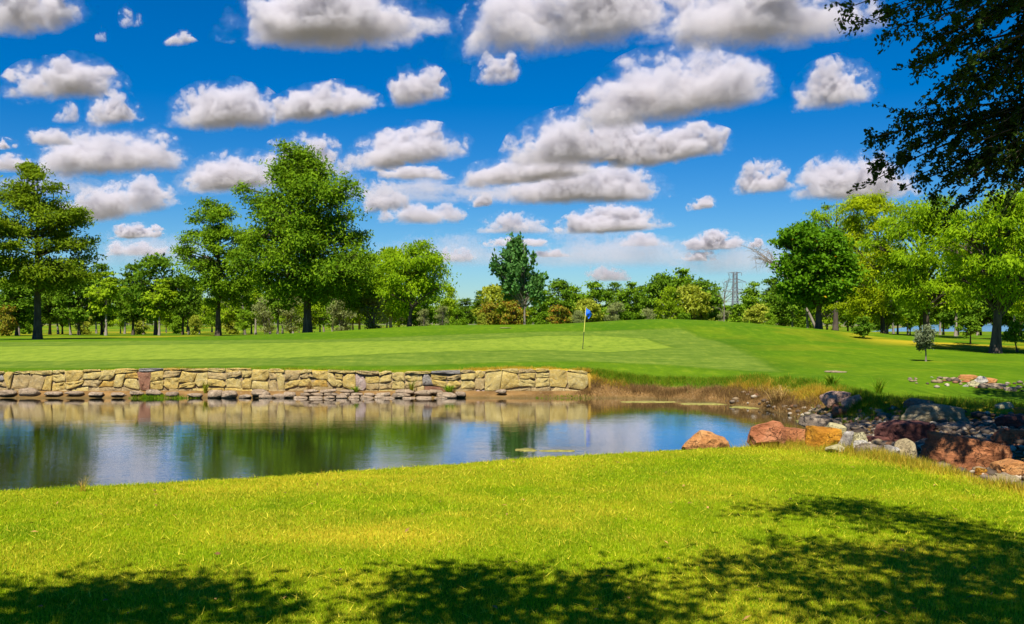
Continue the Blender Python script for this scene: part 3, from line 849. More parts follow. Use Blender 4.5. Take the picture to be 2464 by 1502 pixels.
tag(obj('dead_tree', bare_tree(r, 5.3, 1.1, .07, .1, 9).mesh('dead_tree', M['bark_grey']), None, b_), 'nearly leafless brown bush in front of the pylon', 'dead bush')

# ---- the tree line: a few kinds, copied one by one
def proto(table, tr, **kw):
    return make_tree(r, table, tr, **kw)
PR = {
 'oak':    [proto([(1.6, -1.6, 1.6), (2.6, -2.9, 2.9), (4.0, -3.3, 3.2), (5.4, -2.7, 2.8), (6.6, -1.7, 1.9), (7.2, -.6, .7)], .17, nl=38, twigs=9, leaves=16, L=.19, Wd=.10, lobe=.33, droop=.2, rise=.7, leaf='leaf_deep', clear=1.5) for _ in range(2)],
 'dark':   [proto([(1.7, -1.3, 1.2), (2.7, -2.2, 2.3), (4.2, -2.4, 2.6), (5.6, -2.1, 1.9), (6.8, -1.3, 1.4), (7.6, -.4, .5)], .15, nl=34, twigs=9, leaves=15, L=.18, Wd=.08, lobe=.34, droop=.15, rise=.8, leaf='leaf_oak', clear=1.7, upright=.2) for _ in range(2)],
 'light':  [proto([(1.5, -1.3, 1.3), (2.6, -2.4, 2.3), (4.0, -2.7, 2.7), (5.4, -2.3, 2.2), (6.6, -1.4, 1.3), (7.3, -.5, .5)], .14, nl=34, twigs=9, leaves=16, L=.17, Wd=.075, lobe=.34, droop=.45, rise=.8, leaf='leaf_light', clear=1.4, bark='bark_grey') for _ in range(2)],
 'mid':    [proto([(1.0, -1.2, 1.2), (2.0, -2.2, 2.2), (3.4, -2.6, 2.6), (4.8, -2.2, 2.1), (5.8, -1.3, 1.3), (6.4, -.5, .5)], .12, nl=34, twigs=9, leaves=16, L=.18, Wd=.09, lobe=.34, droop=.2, rise=.8, leaf='leaf_mid', clear=1.0) for _ in range(2)],
 'olive':  [proto([(.5, -.9, .9), (1.4, -1.7, 1.7), (2.6, -2.0, 2.0), (3.6, -1.7, 1.7), (4.4, -1.0, 1.0), (4.8, -.4, .4)], .06, nl=28, twigs=9, leaves=14, L=.15, Wd=.045, lobe=.36, droop=-.1, rise=.9, leaf='leaf_olive', clear=.5, upright=.4, bark='bark_grey', stems=4)],
 'bush':   [proto([(.1, -1.2, 1.2), (.8, -1.7, 1.7), (1.7, -1.8, 1.8), (2.6, -1.4, 1.4), (3.3, -.6, .6)], .05, nl=28, twigs=9, leaves=14, L=.15, Wd=.08, lobe=.38, droop=.1, rise=.9, leaf='leaf_mid', clear=.2, stems=4)],
 'yellow': [proto([(.2, -1.2, 1.2), (1.0, -1.8, 1.8), (2.0, -1.9, 1.9), (3.0, -1.5, 1.5), (3.7, -.6, .6)], .05, nl=30, twigs=9, leaves=13, L=.16, Wd=.09, lobe=.36, droop=.1, rise=.9, leaf='leaf_yellow', clear=.3, stems=4)],
 'rust':   [proto([(.2, -1.2, 1.2), (1.0, -1.8, 1.8), (2.0, -1.9, 1.9), (3.0, -1.4, 1.4), (3.6, -.6, .6)], .06, nl=28, twigs=9, leaves=14, L=.16, Wd=.08, lobe=.36, droop=.15, rise=.9, leaf='leaf_rust', clear=.4, stems=3, bark='bark_grey')],
}
PH = dict(oak=7.2, dark=7.6, light=7.3, mid=6.4, olive=4.8, bush=3.3, yellow=3.7, rust=3.6)
NM = dict(oak='oak_tree', dark='dark_tree', light='light_tree', mid='leafy_tree', olive='willow_shrub', bush='shrub', yellow='pale_shrub', rust='rusty_shrub')
DESC = dict(oak='broad deep green tree', dark='dark dense tree', light='bright light green tree', mid='mid green leafy tree', olive='grey green multi-stemmed shrub',
            bush='low green bush', yellow='pale yellow green shrub', rust='rust tinged shrub')
CAT = dict(oak='tree', dark='tree', light='tree', mid='tree', olive='shrub', bush='bush', yellow='shrub', rust='shrub')
# kind, picture x, picture y of the top, depth, width factor
BG = [
 ('oak', 375, 612, 92, 1.0), ('dark', 320, 640, 98, 1.0), ('dark', 245, 638, 100, 1.0), ('dark', 440, 650, 104, .9), ('oak', 190, 655, 96, 1.0), ('oak', 40, 665, 92, 1.1), ('dark', 120, 650, 104, 1.1),
 ('mid', 150, 690, 110, 1.0), ('dark', -20, 690, 100, 1.0), ('light', 290, 715, 118, 1.0), ('mid', 210, 720, 124, 1.0), ('oak', 70, 715, 116, 1.0), ('rust', 15, 735, 90, .7), ('yellow', 335, 755, 105, .9), ('yellow', 200, 755, 108, .8), ('light', 420, 700, 122, 1.1),
 ('light', 480, 688, 118, 1.0), ('light', 560, 680, 112, 1.0), ('light', 605, 690, 116, 1.0), ('mid', 520, 720, 126, 1.0), ('olive', 640, 712, 96, 1.0), ('olive', 700, 705, 100, 1.0), ('light', 680, 690, 120, 1.1), ('light', 770, 690, 112, 1.0), ('mid', 830, 690, 118, 1.1), ('light', 720, 730, 104, .8),
 ('olive', 822, 712, 92, 1.1), ('olive', 900, 700, 86, 1.0), ('light', 865, 650, 108, 1.1), ('light', 940, 598, 100, 1.0), ('mid', 1010, 660, 104, 1.0), ('olive', 1065, 735, 84, .9), ('olive', 1020, 742, 86, .8), ('mid', 585, 745, 100, .8), ('yellow', 470, 760, 100, .7), ('light', 1080, 690, 112, .9),
 ('dark', 1120, 712, 102, .9), ('dark', 1155, 702, 108, .9), ('yellow', 1195, 690, 98, 1.0), ('rust', 1175, 728, 88, .9), ('rust', 1240, 722, 90, 1.0), ('mid', 1225, 690, 104, 1.0), ('yellow', 1160, 755, 86, .6), ('mid', 1300, 700, 100, .9), ('oak', 1345, 672, 106, .9), ('mid', 1380, 690, 110, 1.0), ('rust', 1345, 735, 94, .9),
 ('yellow', 1415, 722, 92, 1.0), ('mid', 1435, 680, 108, 1.0), ('olive', 1390, 745, 90, .7), ('dark', 1480, 682, 112, 1.0), ('mid', 1515, 680, 106, 1.0), ('olive', 1480, 725, 94, .9), ('dark', 1545, 690, 110, .9), ('oak', 1590, 660, 102, .85), ('mid', 1635, 648, 104, 1.1), ('light', 1610, 690, 94, .8),
 ('yellow', 1665, 690, 96, .9), ('oak', 1690, 672, 110, .9), ('olive', 1560, 740, 92, .8), ('mid', 1725, 690, 112, .8), ('olive', 1745, 745, 92, .8), ('bush', 1780, 735, 92, 1.0), ('mid', 1815, 680, 100, .9), ('yellow', 1825, 735, 86, .9), ('bush', 1850, 755, 80, .9), ('light', 1800, 715, 106, .9),
 ('oak', 1880, 690, 100, 1.0), ('mid', 1935, 700, 108, 1.0), ('dark', 2040, 690, 104, 1.0), ('oak', 2090, 690, 100, 1.0), ('dark', 2160, 680, 96, 1.0), ('mid', 2190, 720, 112, 1.0), ('oak', 2305, 690, 92, 1.0), ('dark', 2270, 680, 104, 1.0), ('mid', 2360, 690, 104, 1.1), ('oak', 2430, 680, 92, 1.1), ('dark', 2490, 690, 98, 1.0), ('light', 2010, 735, 110, .8),
 ('mid', 1260, 735, 104, .8), ('bush', 1310, 752, 92, .8), ('bush', 1650, 755, 92, .9), ('bush', 1510, 752, 94, .9), ('bush', 1225, 760, 90, .7), ('bush', 1100, 745, 92, .9), ('dark', 1860, 660, 120, 1.0),
]
BG += [('light', 20, 720, 132, 1.2), ('mid', 100, 725, 138, 1.2), ('light', 170, 722, 140, 1.2), ('mid', 250, 728, 136, 1.2), ('light', 330, 722, 140, 1.3), ('light', 400, 728, 134, 1.2), ('mid', 450, 722, 140, 1.2), ('light', 510, 715, 136, 1.3), ('light', 640, 718, 138, 1.3),
 ('mid', 740, 715, 134, 1.3), ('light', 800, 722, 140, 1.3), ('mid', 900, 715, 132, 1.2), ('light', 960, 700, 124, 1.2), ('yellow', 555, 752, 112, .9), ('bush', 60, 762, 110, .9), ('bush', 425, 762, 112, .9), ('yellow', 745, 758, 112, .8),
 ('light', 2075, 640, 94, 1.1), ('mid', 2135, 660, 92, 1.1), ('light', 2215, 650, 98, 1.2), ('light', 2330, 640, 96, 1.1), ('mid', 2395, 640, 100, 1.2), ('light', 2455, 630, 96, 1.2), ('light', 1990, 650, 98, 1.0), ('light', 2270, 735, 126, 1.1), ('mid', 2120, 740, 128, 1.1)]
ref_names = [(0, 'behind the layered cypress at the left edge'), (160, 'in the dark trees right of the layered cypress'), (440, 'behind the medium cypress'), (600, 'behind the tallest cypress trunk'),
             (850, 'right of the tallest cypress'), (1100, 'left of the young conical tree'), (1262, 'between the young conical tree and the flag'), (1420, 'just right of the flag in the tree line'),
             (1560, 'behind the top of the mound'), (1720, 'near the pylon in the tree line'), (1860, 'behind the dark round tree'), (2040, 'behind the right-hand grove')]
def zone(px):
    z = ref_names[0][1]
    for a, nme in ref_names:
        if px >= a: z = nme
    return z
BG.sort(key=lambda q: q[1])
cnt = {}
for k, px, top, d, wf in BG: cnt[(k, zone(px))] = cnt.get((k, zone(px)), 0) + 1
seen = {}
rb = np.random.default_rng(77)
for k, px, top, d, wf in BG:
    b = base_at(px, d)
    Hh = EYE - (top - 775) / S * d - b[2]
    sc = Hh / PH[k]
    key = (k, zone(px)); seen[key] = seen.get(key, 0) + 1
    lab = DESC[k] + ' ' + zone(px)
    if cnt[key] > 1:
        lab = ('leftmost ' if seen[key] == 1 else 'rightmost ' if seen[key] == cnt[key] else ordinal(seen[key]) + ' from left ') + lab
    place_tree(NM[k], PR[k][rb.integers(len(PR[k]))], b, lab, CAT[k], 'trees and shrubs of the far tree line', rb.uniform(0, 6.28), (sc * wf, sc * wf, sc))

# slim trunks of the small trees that stand in rows under the canopy
sl = [proto([(2.2, -.9, .9), (3.0, -1.6, 1.6), (4.2, -1.8, 1.8), (5.4, -1.3, 1.3), (6.2, -.5, .5)], .13, nl=20, twigs=8, leaves=14, L=.19, Wd=.09, lobe=.4, droop=.3, rise=.7, leaf=lf, clear=2.0, bark=bk, lean=(ln, 0))
      for lf, bk, ln in (('leaf_deep', 'bark_pale', .3), ('leaf_mid', 'bark_grey', -.5), ('leaf_light', 'bark_pale', .1))]
SL = [(45, 96), (140, 112), (170, 100), (232, 120), (255, 92), (300, 116), (345, 108), (383, 90), (430, 118), (455, 108), (560, 122), (590, 104), (615, 108), (650, 112), (668, 92), (705, 108), (780, 118), (800, 100), (850, 108), (930, 104),
      (1905, 96), (1945, 78), (2005, 120), (2050, 104), (2150, 84), (2185, 96), (2262, 110), (2300, 72), (2352, 96), (2440, 84)]
SLK = [('left of the medium cypress', lambda p: p < 470), ('between the medium cypress and the leaning tree', lambda p: 470 <= p < 1000), ('under the right-hand grove', lambda p: p >= 1000)]
for nme, fn in SLK:
    g = [q for q in SL if fn(q[0])]
    for i, (px, d) in enumerate(g):
        b = base_at(px, d); s_ = rb.uniform(.75, 1.0)
        place_tree('slim_tree', sl[rb.integers(3)], b, ordinal(i + 1) + ' slim trunk from the left ' + nme, 'tree', 'slim trunks under the canopy', rb.uniform(-.6, .6), s_)

# ---- the trees over and behind the viewer
def px_lobes(L_):
    return [(*W(a, b, d), rad) for a, b, d, rad in L_]
def oak_over():
    """spreading tree on the right, its hanging sprays reach into the top right of the view"""
    r = np.random.default_rng(3)
    base = np.array([10.2, 11.8, hz(10.2, 11.8)])
    tb = Tubes()
    top = base + [0, -.3, 8.5]
    tb.add(bez(base - [0, 0, .3], base + [-.2, .1, 4], top, 10), np.linspace(.38, .10, 10), 10)
    vis = [(2050, 15, 13.2), (2085, 55, 13.0), (2130, 20, 13.4), (2145, 70, 13.1), (2195, 120, 13.0), (2180, 30, 12.6), (2235, 60, 12.4), (2210, 150, 13.2), (2250, 130, 12.6), (2300, 40, 12.2), (2360, 60, 12.8), (2420, 30, 12.4), (2450, 110, 12.6),
           (2280, 190, 12.8), (2340, 150, 12.2), (2400, 180, 12.6), (2450, 220, 13.2), (2240, 245, 13.2), (2195, 275, 13.4), (2150, 300, 13.6), (2100, 330, 13.8), (2070, 345, 14.0), (2300, 260, 12.8), (2355, 290, 13.2), (2420, 290, 12.8),
           (2210, 340, 13.4), (2160, 370, 13.6), (2120, 395, 13.8), (2095, 440, 14.0), (2260, 370, 13.2), (2310, 360, 12.8), (2370, 380, 13.0), (2440, 370, 12.8), (2215, 420, 13.4), (2175, 450, 13.6), (2280, 440, 13.2), (2330, 430, 13.0), (2390, 450, 13.2), (2450, 450, 12.8),
           (2480, 60, 12.6), (2490, 300, 12.8), (2500, 180, 12.4), (2480, 420, 13.0), (2360, 230, 13.6), (2290, 310, 13.8), (2430, 240, 13.8), (2270, 90, 13.4), (2330, 90, 13.6), (2400, 110, 13.2), (2385, 330, 13.6), (2320, 480, 13.4), (2240, 470, 13.6)]
    LP = []; DD = []
    hubs = [np.array([8.3, 12.2, 7.2]), np.array([7.8, 12.6, 6.3]), np.array([8.4, 12.9, 5.4])]
    for hb in hubs:
        a = base + [0, 0, hb[2] - base[2] - 1.2]
        tb.add(bez(a, (a + hb) / 2 + [0, 0, .3], hb, 7), np.linspace(.12, .05, 7), 6)
    for px, py, d in vis:
        c = W(px, py, d)
        hb = hubs[0] if py < 140 else hubs[1] if py < 290 else hubs[2]
        mid = (hb + c) / 2 + np.array([0, 0, .35]) + r.normal(0, .12, 3)
        p = bez(hb, mid, c, 12)
        tb.add(p, np.linspace(.028, .006, 12), 5)
        dirv = unit(p[-1] - p[-3])
        for k in range(17):
            st = p[r.integers(5, 12)] + 0
            e = st + dirv * r.uniform(.05, .34) + r.normal(0, .15, 3) + [0, 0, -.05]
            q = bez(st, (st + e) / 2 + r.normal(0, .03, 3) + [0, 0, .03], e, 6)
            tb.add(q, np.linspace(.006, .002, 6), 3)
            n = 34
            tt = r.random(n); ii = np.clip((tt * 5).astype(int), 0, 4); f = (tt * 5 - ii)[:, None]
            pos = q[ii] * (1 - f) + q[ii + 1] * f + r.normal(0, .028, (n, 3))
            LP.append(pos); DD.append(np.repeat(unit(e - st)[None], n, 0) * .5 + r.normal(0, .7, (n, 3)) + [0, 0, -.15])
    P = np.vstack(LP); Dv = np.vstack(DD); n = len(P); sc = r.uniform(.7, 1.25, n)
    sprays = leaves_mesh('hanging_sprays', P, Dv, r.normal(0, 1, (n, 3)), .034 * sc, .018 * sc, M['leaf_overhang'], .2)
    # the rest of the crown, above and beside the view
    C = []
    for px in range(2010, 2560, 42):
        for py in (942, 960, 980, 1003, 1030, 1060, 1092):
            if py > 1040 and px < 2150 + 2.2 * (py - 1040): continue
            if py < 950 and px < 2110: continue
            gx, gy, gz = ground_at(px + r.normal(0, 10), py + r.normal(0, 5), 6, 60)
            zz = r.uniform(8.7, 9.8); k = (zz - gz) / math.tan(SUN_EL)
            C.append([gx + math.sin(SUN_AZ) * k, gy + math.cos(SUN_AZ) * k, zz])
    for k in range(34):
        q = W(r.uniform(2040, 2500), r.uniform(0, 470), 13.2); zz = r.uniform(8.4, 9.6); k2 = (zz - q[2]) / math.tan(SUN_EL)
        C.append([q[0] + math.sin(SUN_AZ) * k2, q[1] + math.cos(SUN_AZ) * k2, zz])
    for k in range(30):
        a_ = r.uniform(0, 6.28); C.append([11.5 + math.cos(a_) * 3.6 * r.random() ** .5, 12 + math.sin(a_) * 3.6 * r.random() ** .5, r.uniform(7.5, 10.5)])
    C = np.array(C); T_ = []
    for q in C:
        a = base + [0, 0, min(q[2] - 1.5, 7.8)]
        tb.add(bez(a, (a + q) / 2 + [0, 0, .4], q, 6), np.linspace(.06, .015, 6), 4)
    n = 190
    P = (C[:, None, :] + r.normal(0, 1, (len(C), n, 3)) * [.50, .42, .22]).reshape(-1, 3)
    keep = ~((P[:, 2] < 2.7 + .330 * P[:, 1]) & (P[:, 0] < .54 * P[:, 1]))
    P = P[keep]; n = len(P); sc = r.uniform(.7, 1.3, n)
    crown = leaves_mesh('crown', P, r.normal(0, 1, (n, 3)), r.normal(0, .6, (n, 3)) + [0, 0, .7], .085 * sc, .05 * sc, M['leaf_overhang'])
    e = empty('overhanging_tree', base)
    for nm, me in (('trunk', tb.mesh('trunk', M['bark_dark'])), ('hanging_sprays', sprays), ('crown', crown)):
        me.transform(__import__('mathutils').Matrix.Translation(-Vector(base)))
        obj(nm, me, e)
    tag(e, 'dark leafy tree whose hanging branches fill the top right corner', 'tree')
oak_over()

def shade_tree(base_xy, lobes, label, seed, tr=.24):
    """lobes: (x, y, z, radius) of the crown"""
    r = np.random.default_rng(seed)
    base = np.array([*base_xy, hz(*base_xy)])
    tb = Tubes(); LB = np.array(lobes, float)
    zt = LB[:, 2].max() - .5
    tb.add(bez(base - [0, 0, .3], base + [.1, 0, zt * .5], np.array([base[0] * .7 + LB[:, 0].mean() * .3, base[1] * .7 + LB[:, 1].mean() * .3, zt]), 10), np.linspace(tr, tr * .3, 10), 9)
    P = []
    for x, y, z, rad in lobes:
        c = np.array([x, y, z]); a = base + [0, 0, (z - base[2]) * .7]
        tb.add(bez(a, (a + c) / 2 + [0, 0, .3], c, 8), np.linspace(.06, .012, 8), 5)
        for k in range(int(18 * rad)):
            q = c + r.normal(0, .42, 3) * [rad, rad, rad * .5]
            tb.add(bez(c, (c + q) / 2 + r.normal(0, .08, 3), q, 4), np.linspace(.012, .004, 4), 3)
            P.append(q + r.normal(0, 1, (36, 3)) * [.20, .20, .12])
    P = np.vstack(P); n = len(P); sc = r.uniform(.7, 1.3, n)
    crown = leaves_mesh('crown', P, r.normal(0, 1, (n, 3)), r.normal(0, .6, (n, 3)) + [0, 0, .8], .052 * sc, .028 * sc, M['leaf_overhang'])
    e = empty('shade_tree', base)
    for nm, me in (('trunk', tb.mesh('trunk', M['bark_dark'])), ('crown', crown)):
        me.transform(__import__('mathutils').Matrix.Translation(-Vector(base)))
        obj(nm, me, e)
    tag(e, label, 'tree', 'trees behind the viewer that shade the lawn')

def shadow_lobe(px, py, z, rad):
    """crown lobe at height z whose shadow falls on the picture point of the lawn"""
    gx, gy, gz = ground_at(px, py, 2.0, 40)
    k = (z - gz) / math.tan(SUN_EL)
    return (gx + math.sin(SUN_AZ) * k, gy + math.cos(SUN_AZ) * k, z, rad)
def lobes_of(L_): return [shadow_lobe(a, b + 10, c, d * .86) for a, b, c, d in L_]
shade_tree((6.8, 0.5), lobes_of([(2000, 1200, 6.2, .45), (2080, 1215, 6.4, .5), (1900, 1225, 6.0, .35), (2180, 1245, 6.6, .6), (2290, 1275, 6.4, .6), (2400, 1300, 6.6, .7), (2480, 1340, 6.8, .8),
            (1960, 1310, 5.8, .4), (2050, 1330, 6.0, .55), (2160, 1345, 6.2, .6), (2280, 1365, 6.4, .7), (2400, 1390, 6.2, .7), (1780, 1350, 5.6, .4), (1860, 1375, 5.8, .45), (1960, 1400, 6.0, .5),
            (2080, 1415, 6.0, .4), (2220, 1440, 6.2, .5), (2360, 1460, 6.2, .7), (2130, 1490, 6.0, .4), (2460, 1440, 6.4, .7), (2280, 1500, 6.4, .6), (2580, 1380, 6.8, .8), (2580, 1480, 6.8, .8), (2420, 1540, 6.5, .5)]),
           'tree beside the viewer casting the large shadow at the lower right', 5)
shade_tree((0.8, -4.0), lobes_of([(1050, 1375, 5.8, .35), (1120, 1390, 6.0, .4), (980, 1395, 5.6, .28), (1200, 1400, 6.0, .4), (1040, 1440, 5.8, .4), (1140, 1450, 6.0, .5), (1250, 1440, 6.0, .45), (1340, 1435, 6.0, .4), (1430, 1380, 5.6, .28), (1460, 1420, 5.8, .35),
            (1540, 1440, 5.8, .38), (1620, 1465, 5.9, .4), (1000, 1490, 5.8, .4), (1100, 1510, 6.2, .45), (1230, 1500, 6.2, .4), (1370, 1505, 6.2, .4), (1490, 1500, 6.2, .3)]),
           'tree behind the viewer casting the shadow at the bottom centre', 6)
shade_tree((-4.5, -3.0), lobes_of([(60, 1425, 5.8, .4), (160, 1415, 5.8, .45), (260, 1420, 6.0, .45), (360, 1420, 6.0, .4), (450, 1415, 5.8, .35), (530, 1410, 5.7, .28), (580, 1425, 5.7, .25), (100, 1470, 6.2, .6), (230, 1480, 6.2, .6), (360, 1475, 6.2, .55), (480, 1470, 6.0, .45), (580, 1480, 6.0, .35), (660, 1470, 5.8, .25),
            (-60, 1440, 6.0, .7), (0, 1520, 6.4, .6), (230, 1525, 6.4, .4)]),
           'tree behind the viewer casting the shadow at the bottom left', 7)

# ------------------------------------------------------------------ rocks
RK = dict(
 rust=rock_mat('rock_rust', (0.16, 0.055, 0.022), (0.33, 0.125, 0.045), (0.45, 0.20, 0.08), 2.2, .5),
 orange=rock_mat('rock_orange', (0.30, 0.12, 0.035), (0.46, 0.21, 0.065), (0.56, 0.31, 0.12), 2.4, .4),
 red=rock_mat('rock_red', (0.24, 0.075, 0.03), (0.38, 0.14, 0.06), (0.47, 0.22, 0.11), 2.2, .3),
 gold=rock_mat('rock_gold', (0.27, 0.10, 0.006), (0.46, 0.20, 0.012), (0.55, 0.30, 0.035), 2.6, .5),
 pink=rock_mat('rock_pink', (0.36, 0.20, 0.13), (0.50, 0.31, 0.21), (0.58, 0.42, 0.31), 2.4, .4),
 cream=rock_mat('rock_cream', (0.28, 0.24, 0.11), (0.41, 0.36, 0.19), (0.52, 0.47, 0.28), 2.6),
 grey=rock_mat('rock_grey', (0.15, 0.125, 0.10), (0.31, 0.275, 0.23), (0.50, 0.46, 0.40), 4.0),
 tan=rock_mat('rock_tan', (0.20, 0.15, 0.08), (0.33, 0.26, 0.14), (0.46, 0.38, 0.22), 3.0),
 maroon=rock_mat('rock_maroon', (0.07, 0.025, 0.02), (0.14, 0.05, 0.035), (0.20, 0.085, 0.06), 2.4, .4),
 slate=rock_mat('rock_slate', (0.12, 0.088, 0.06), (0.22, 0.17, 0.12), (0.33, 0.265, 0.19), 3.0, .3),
 ledge=rock_mat('rock_ledge', (0.22, 0.155, 0.095), (0.32, 0.235, 0.15), (0.42, 0.33, 0.22), 3.0),
 white=rock_mat('rock_white', (0.30, 0.27, 0.21), (0.43, 0.39, 0.32), (0.54, 0.50, 0.42), 3.4))

def rock_mesh(seed, dims, cuts=9, rough=.10, sub=4, boxy=.5, mat=None, smooth=False):
    """boulder: a ball squeezed towards a block, sliced by random planes, then weathered"""
    r = np.random.default_rng(seed)
    bm = bmesh.new()
    bmesh.ops.create_icosphere(bm, subdivisions=sub, radius=1.0)
    P = np.array([v.co[:] for v in bm.verts])
    if boxy:
        q = P / np.abs(P).max(1, keepdims=True)
        P = P * (1 - boxy) + q * boxy * .82
    for i in range(cuts):
        n = unit(r.normal(0, 1, 3)); d = r.uniform(.50, .82) if boxy < .5 else r.uniform(.64, .96)
        s = P @ n - d
        P = P - np.where(s > 0, s, 0)[:, None] * n * .96
    off = r.uniform(0, 50, 3)
    dn = np.array([mnoise.fractal(Vector(p * 1.6 + off), 1.0, 2.0, 4) for p in P])
    d2 = np.array([mnoise.noise(Vector(p * [1.5, 1.5, 7] + off)) for p in P])
    P = P + unit(P) * (dn * rough + d2 * rough * .25)[:, None]
    P = (P - (P.max(0) + P.min(0)) / 2) / (P.max(0) - P.min(0)) * np.array(dims)
    for v, p in zip(bm.verts, P): v.co = p
    me = bpy.data.meshes.new('rock')
    bm.to_mesh(me); bm.free()
    if smooth:
        me.polygons.foreach_set('use_smooth', np.ones(len(me.polygons), dtype=bool))
    if mat is not None: me.materials.append(mat)
    return me

# picture x, y of the centre, picture width and height, depth, colour, boxiness, tilt, label, name
ROCKS = [
 (1703, 1059, 112, 44, 14.6, 'orange', .78, .03, 'tan orange boulder with a notched top nearest the middle of the near shore', 'boulder'),
 (1846, 1046, 92, 66, 14.6, 'red', .45, -.15, 'reddish boulder with a peaked top on the near shore', 'boulder'),
 (1914, 1052, 84, 42, 15.2, 'rust', .55, .15, 'rust brown slab leaning on the right of the peaked reddish boulder', 'boulder'),
 (1986, 1055, 76, 54, 13.4, 'gold', .6, .12, 'golden orange boulder between the rust slab and the grey rock', 'boulder'),
 (2012, 1032, 40, 26, 14.2, 'cream', .7, .25, 'square beige block sitting behind the golden boulder', 'rock'),
 (2034, 1056, 36, 42, 13.4, 'grey', .4, .3, 'speckled grey white rock touching the golden boulder', 'rock'),
 (2068, 1056, 46, 34, 13.6, 'cream', .4, .1, 'pale greenish cream rock right of the speckled grey rock', 'rock'),
 (2072, 1068, 30, 20, 13.0, 'white', .5, .2, 'small white angular rock before the pale greenish rock', 'rock'),
 (2008, 1082, 44, 24, 12.4, 'cream', .4, -.1, 'low cream rock in the dry grass below the golden boulder', 'rock'),
 (2092, 1078, 64, 22, 12.9, 'slate', .5, 0, 'flat dark grey rock right of the low cream rock', 'rock'),
 (2146, 1082, 40, 20, 12.7, 'grey', .5, .1, 'flat light grey rock left of the round tan boulder', 'rock'),
 (2181, 1076, 52, 40, 12.8, 'tan', .25, .1, 'round mottled tan boulder in the middle of the creek edge', 'boulder'),
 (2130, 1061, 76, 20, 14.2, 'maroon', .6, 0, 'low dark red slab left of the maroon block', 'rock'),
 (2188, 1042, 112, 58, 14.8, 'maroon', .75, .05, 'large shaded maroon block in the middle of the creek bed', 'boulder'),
 (2240, 1070, 66, 24, 13.6, 'slate', .5, .05, 'flat grey slab behind the long rust slab', 'rock'),
 (2340, 1092, 158, 78, 12.6, 'rust', .7, .22, 'longest rust orange slab sloping down to the right', 'boulder'),
 (2448, 1130, 84, 46, 11.4, 'orange', .7, .1, 'rust orange slab cut by the right edge of the photo', 'boulder'),
 (2428, 1156, 46, 22, 10.8, 'tan', .1, .1, 'smooth flat tan cobble below the rust slab at the right edge', 'rock'),
 (2256, 996, 142, 46, 19.5, 'tan', .45, .12, 'long mottled grey tan boulder in the shade at the back of the creek', 'boulder'),
 (2222, 977, 76, 34, 20.4, 'slate', .4, .1, 'dark hump backed rock behind the long mottled boulder', 'boulder'),
 (2018, 962, 74, 40, 22.6, 'pink', .5, .1, 'pinkish orange boulder with flat top at the right end of the pond', 'boulder'),
 (2054, 968, 50, 36, 22.2, 'pink', .4, -.2, 'smaller pink boulder against the flat topped pinkish one', 'boulder'),
 (2030, 992, 50, 26, 21.0, 'red', .5, .4, 'brown rock tilted below the flat topped pinkish boulder', 'rock'),
 (1985, 1019, 90, 34, 18.4, 'slate', .6, .38, 'dark grey slab sloping into the pond', 'boulder'),
 (2434, 1052, 68, 42, 14.0, 'red', .7, .12, 'brown red block at the right edge behind the rust slabs', 'boulder'),
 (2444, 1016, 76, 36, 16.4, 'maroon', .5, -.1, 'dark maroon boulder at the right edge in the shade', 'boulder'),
 (2300, 1030, 90, 14, 16.2, 'slate', .6, 0, 'flat blue grey slab among the cobbles', 'rock'),
 (2070, 1028, 60, 12, 16.6, 'slate', .6, 0, 'flat blue grey slab left of the maroon block', 'rock'),
 (2180, 1024, 26, 14, 16.8, 'grey', .1, 0, 'rounded grey cobble behind the maroon block', 'rock'),
 (2212, 1027, 30, 10, 16.4, 'pink', .3, 0, 'flat pale pink cobble behind the maroon block', 'rock'),
 (2380, 1010, 30, 18, 17.2, 'slate', .2, 0, 'round dark cobble right of the long mottled boulder', 'rock'),
 (2420, 978, 40, 20, 20.6, 'cream', .3, 0, 'pale cream rock at the right edge near the shaded grass', 'rock'),
 (2456, 992, 36, 22, 19.4, 'gold', .4, 0, 'ochre rock at the right edge near the shaded grass', 'rock'),
 (2362, 1138, 20, 22, 11.2, 'gold', .5, .2, 'small upright orange rock below the long rust slab', 'rock'),
 # the far heap on the slope
 (2331, 909, 54, 14, 29.0, 'orange', .3, .05, 'low orange rock at the top of the far rock heap', 'rock'),
 (2382, 918, 40, 18, 28.4, 'orange', .3, .1, 'orange rock at the right of the far rock heap', 'rock'),
 (2362, 917, 32, 24, 27.8, 'white', .5, .1, 'tallest pale pinkish rock of the far rock heap', 'rock'),
 (2346, 926, 30, 18, 27.2, 'cream', .4, 0, 'cream rock at the front of the far rock heap', 'rock'),
 (2326, 919, 26, 10, 27.8, 'red', .4, 0, 'small brown rock in the far rock heap', 'rock'),
 (2324, 930, 14, 9, 26.8, 'white', .3, 0, 'small white rock in front of the far rock heap', 'rock'),
 (2400, 931, 44, 14, 27.2, 'ledge', .5, 0, 'flat pale slab at the right foot of the far rock heap', 'rock'),
 (2432, 938, 26, 14, 26.8, 'ledge', .4, 0, 'pale rock right of the flat slab of the far heap', 'rock'),
 (2300, 912, 30, 9, 28.8, 'ledge', .4, 0, 'flat pinkish rock left in the far rock heap', 'rock'),
 (2276, 911, 26, 7, 29.0, 'ledge', .3, 0, 'low pale stone at the left end of the far rock heap', 'rock'),
 (2244, 909, 9, 5, 29.2, 'white', .1, 0, 'single white pebble left of the far rock heap', 'rock'),
]
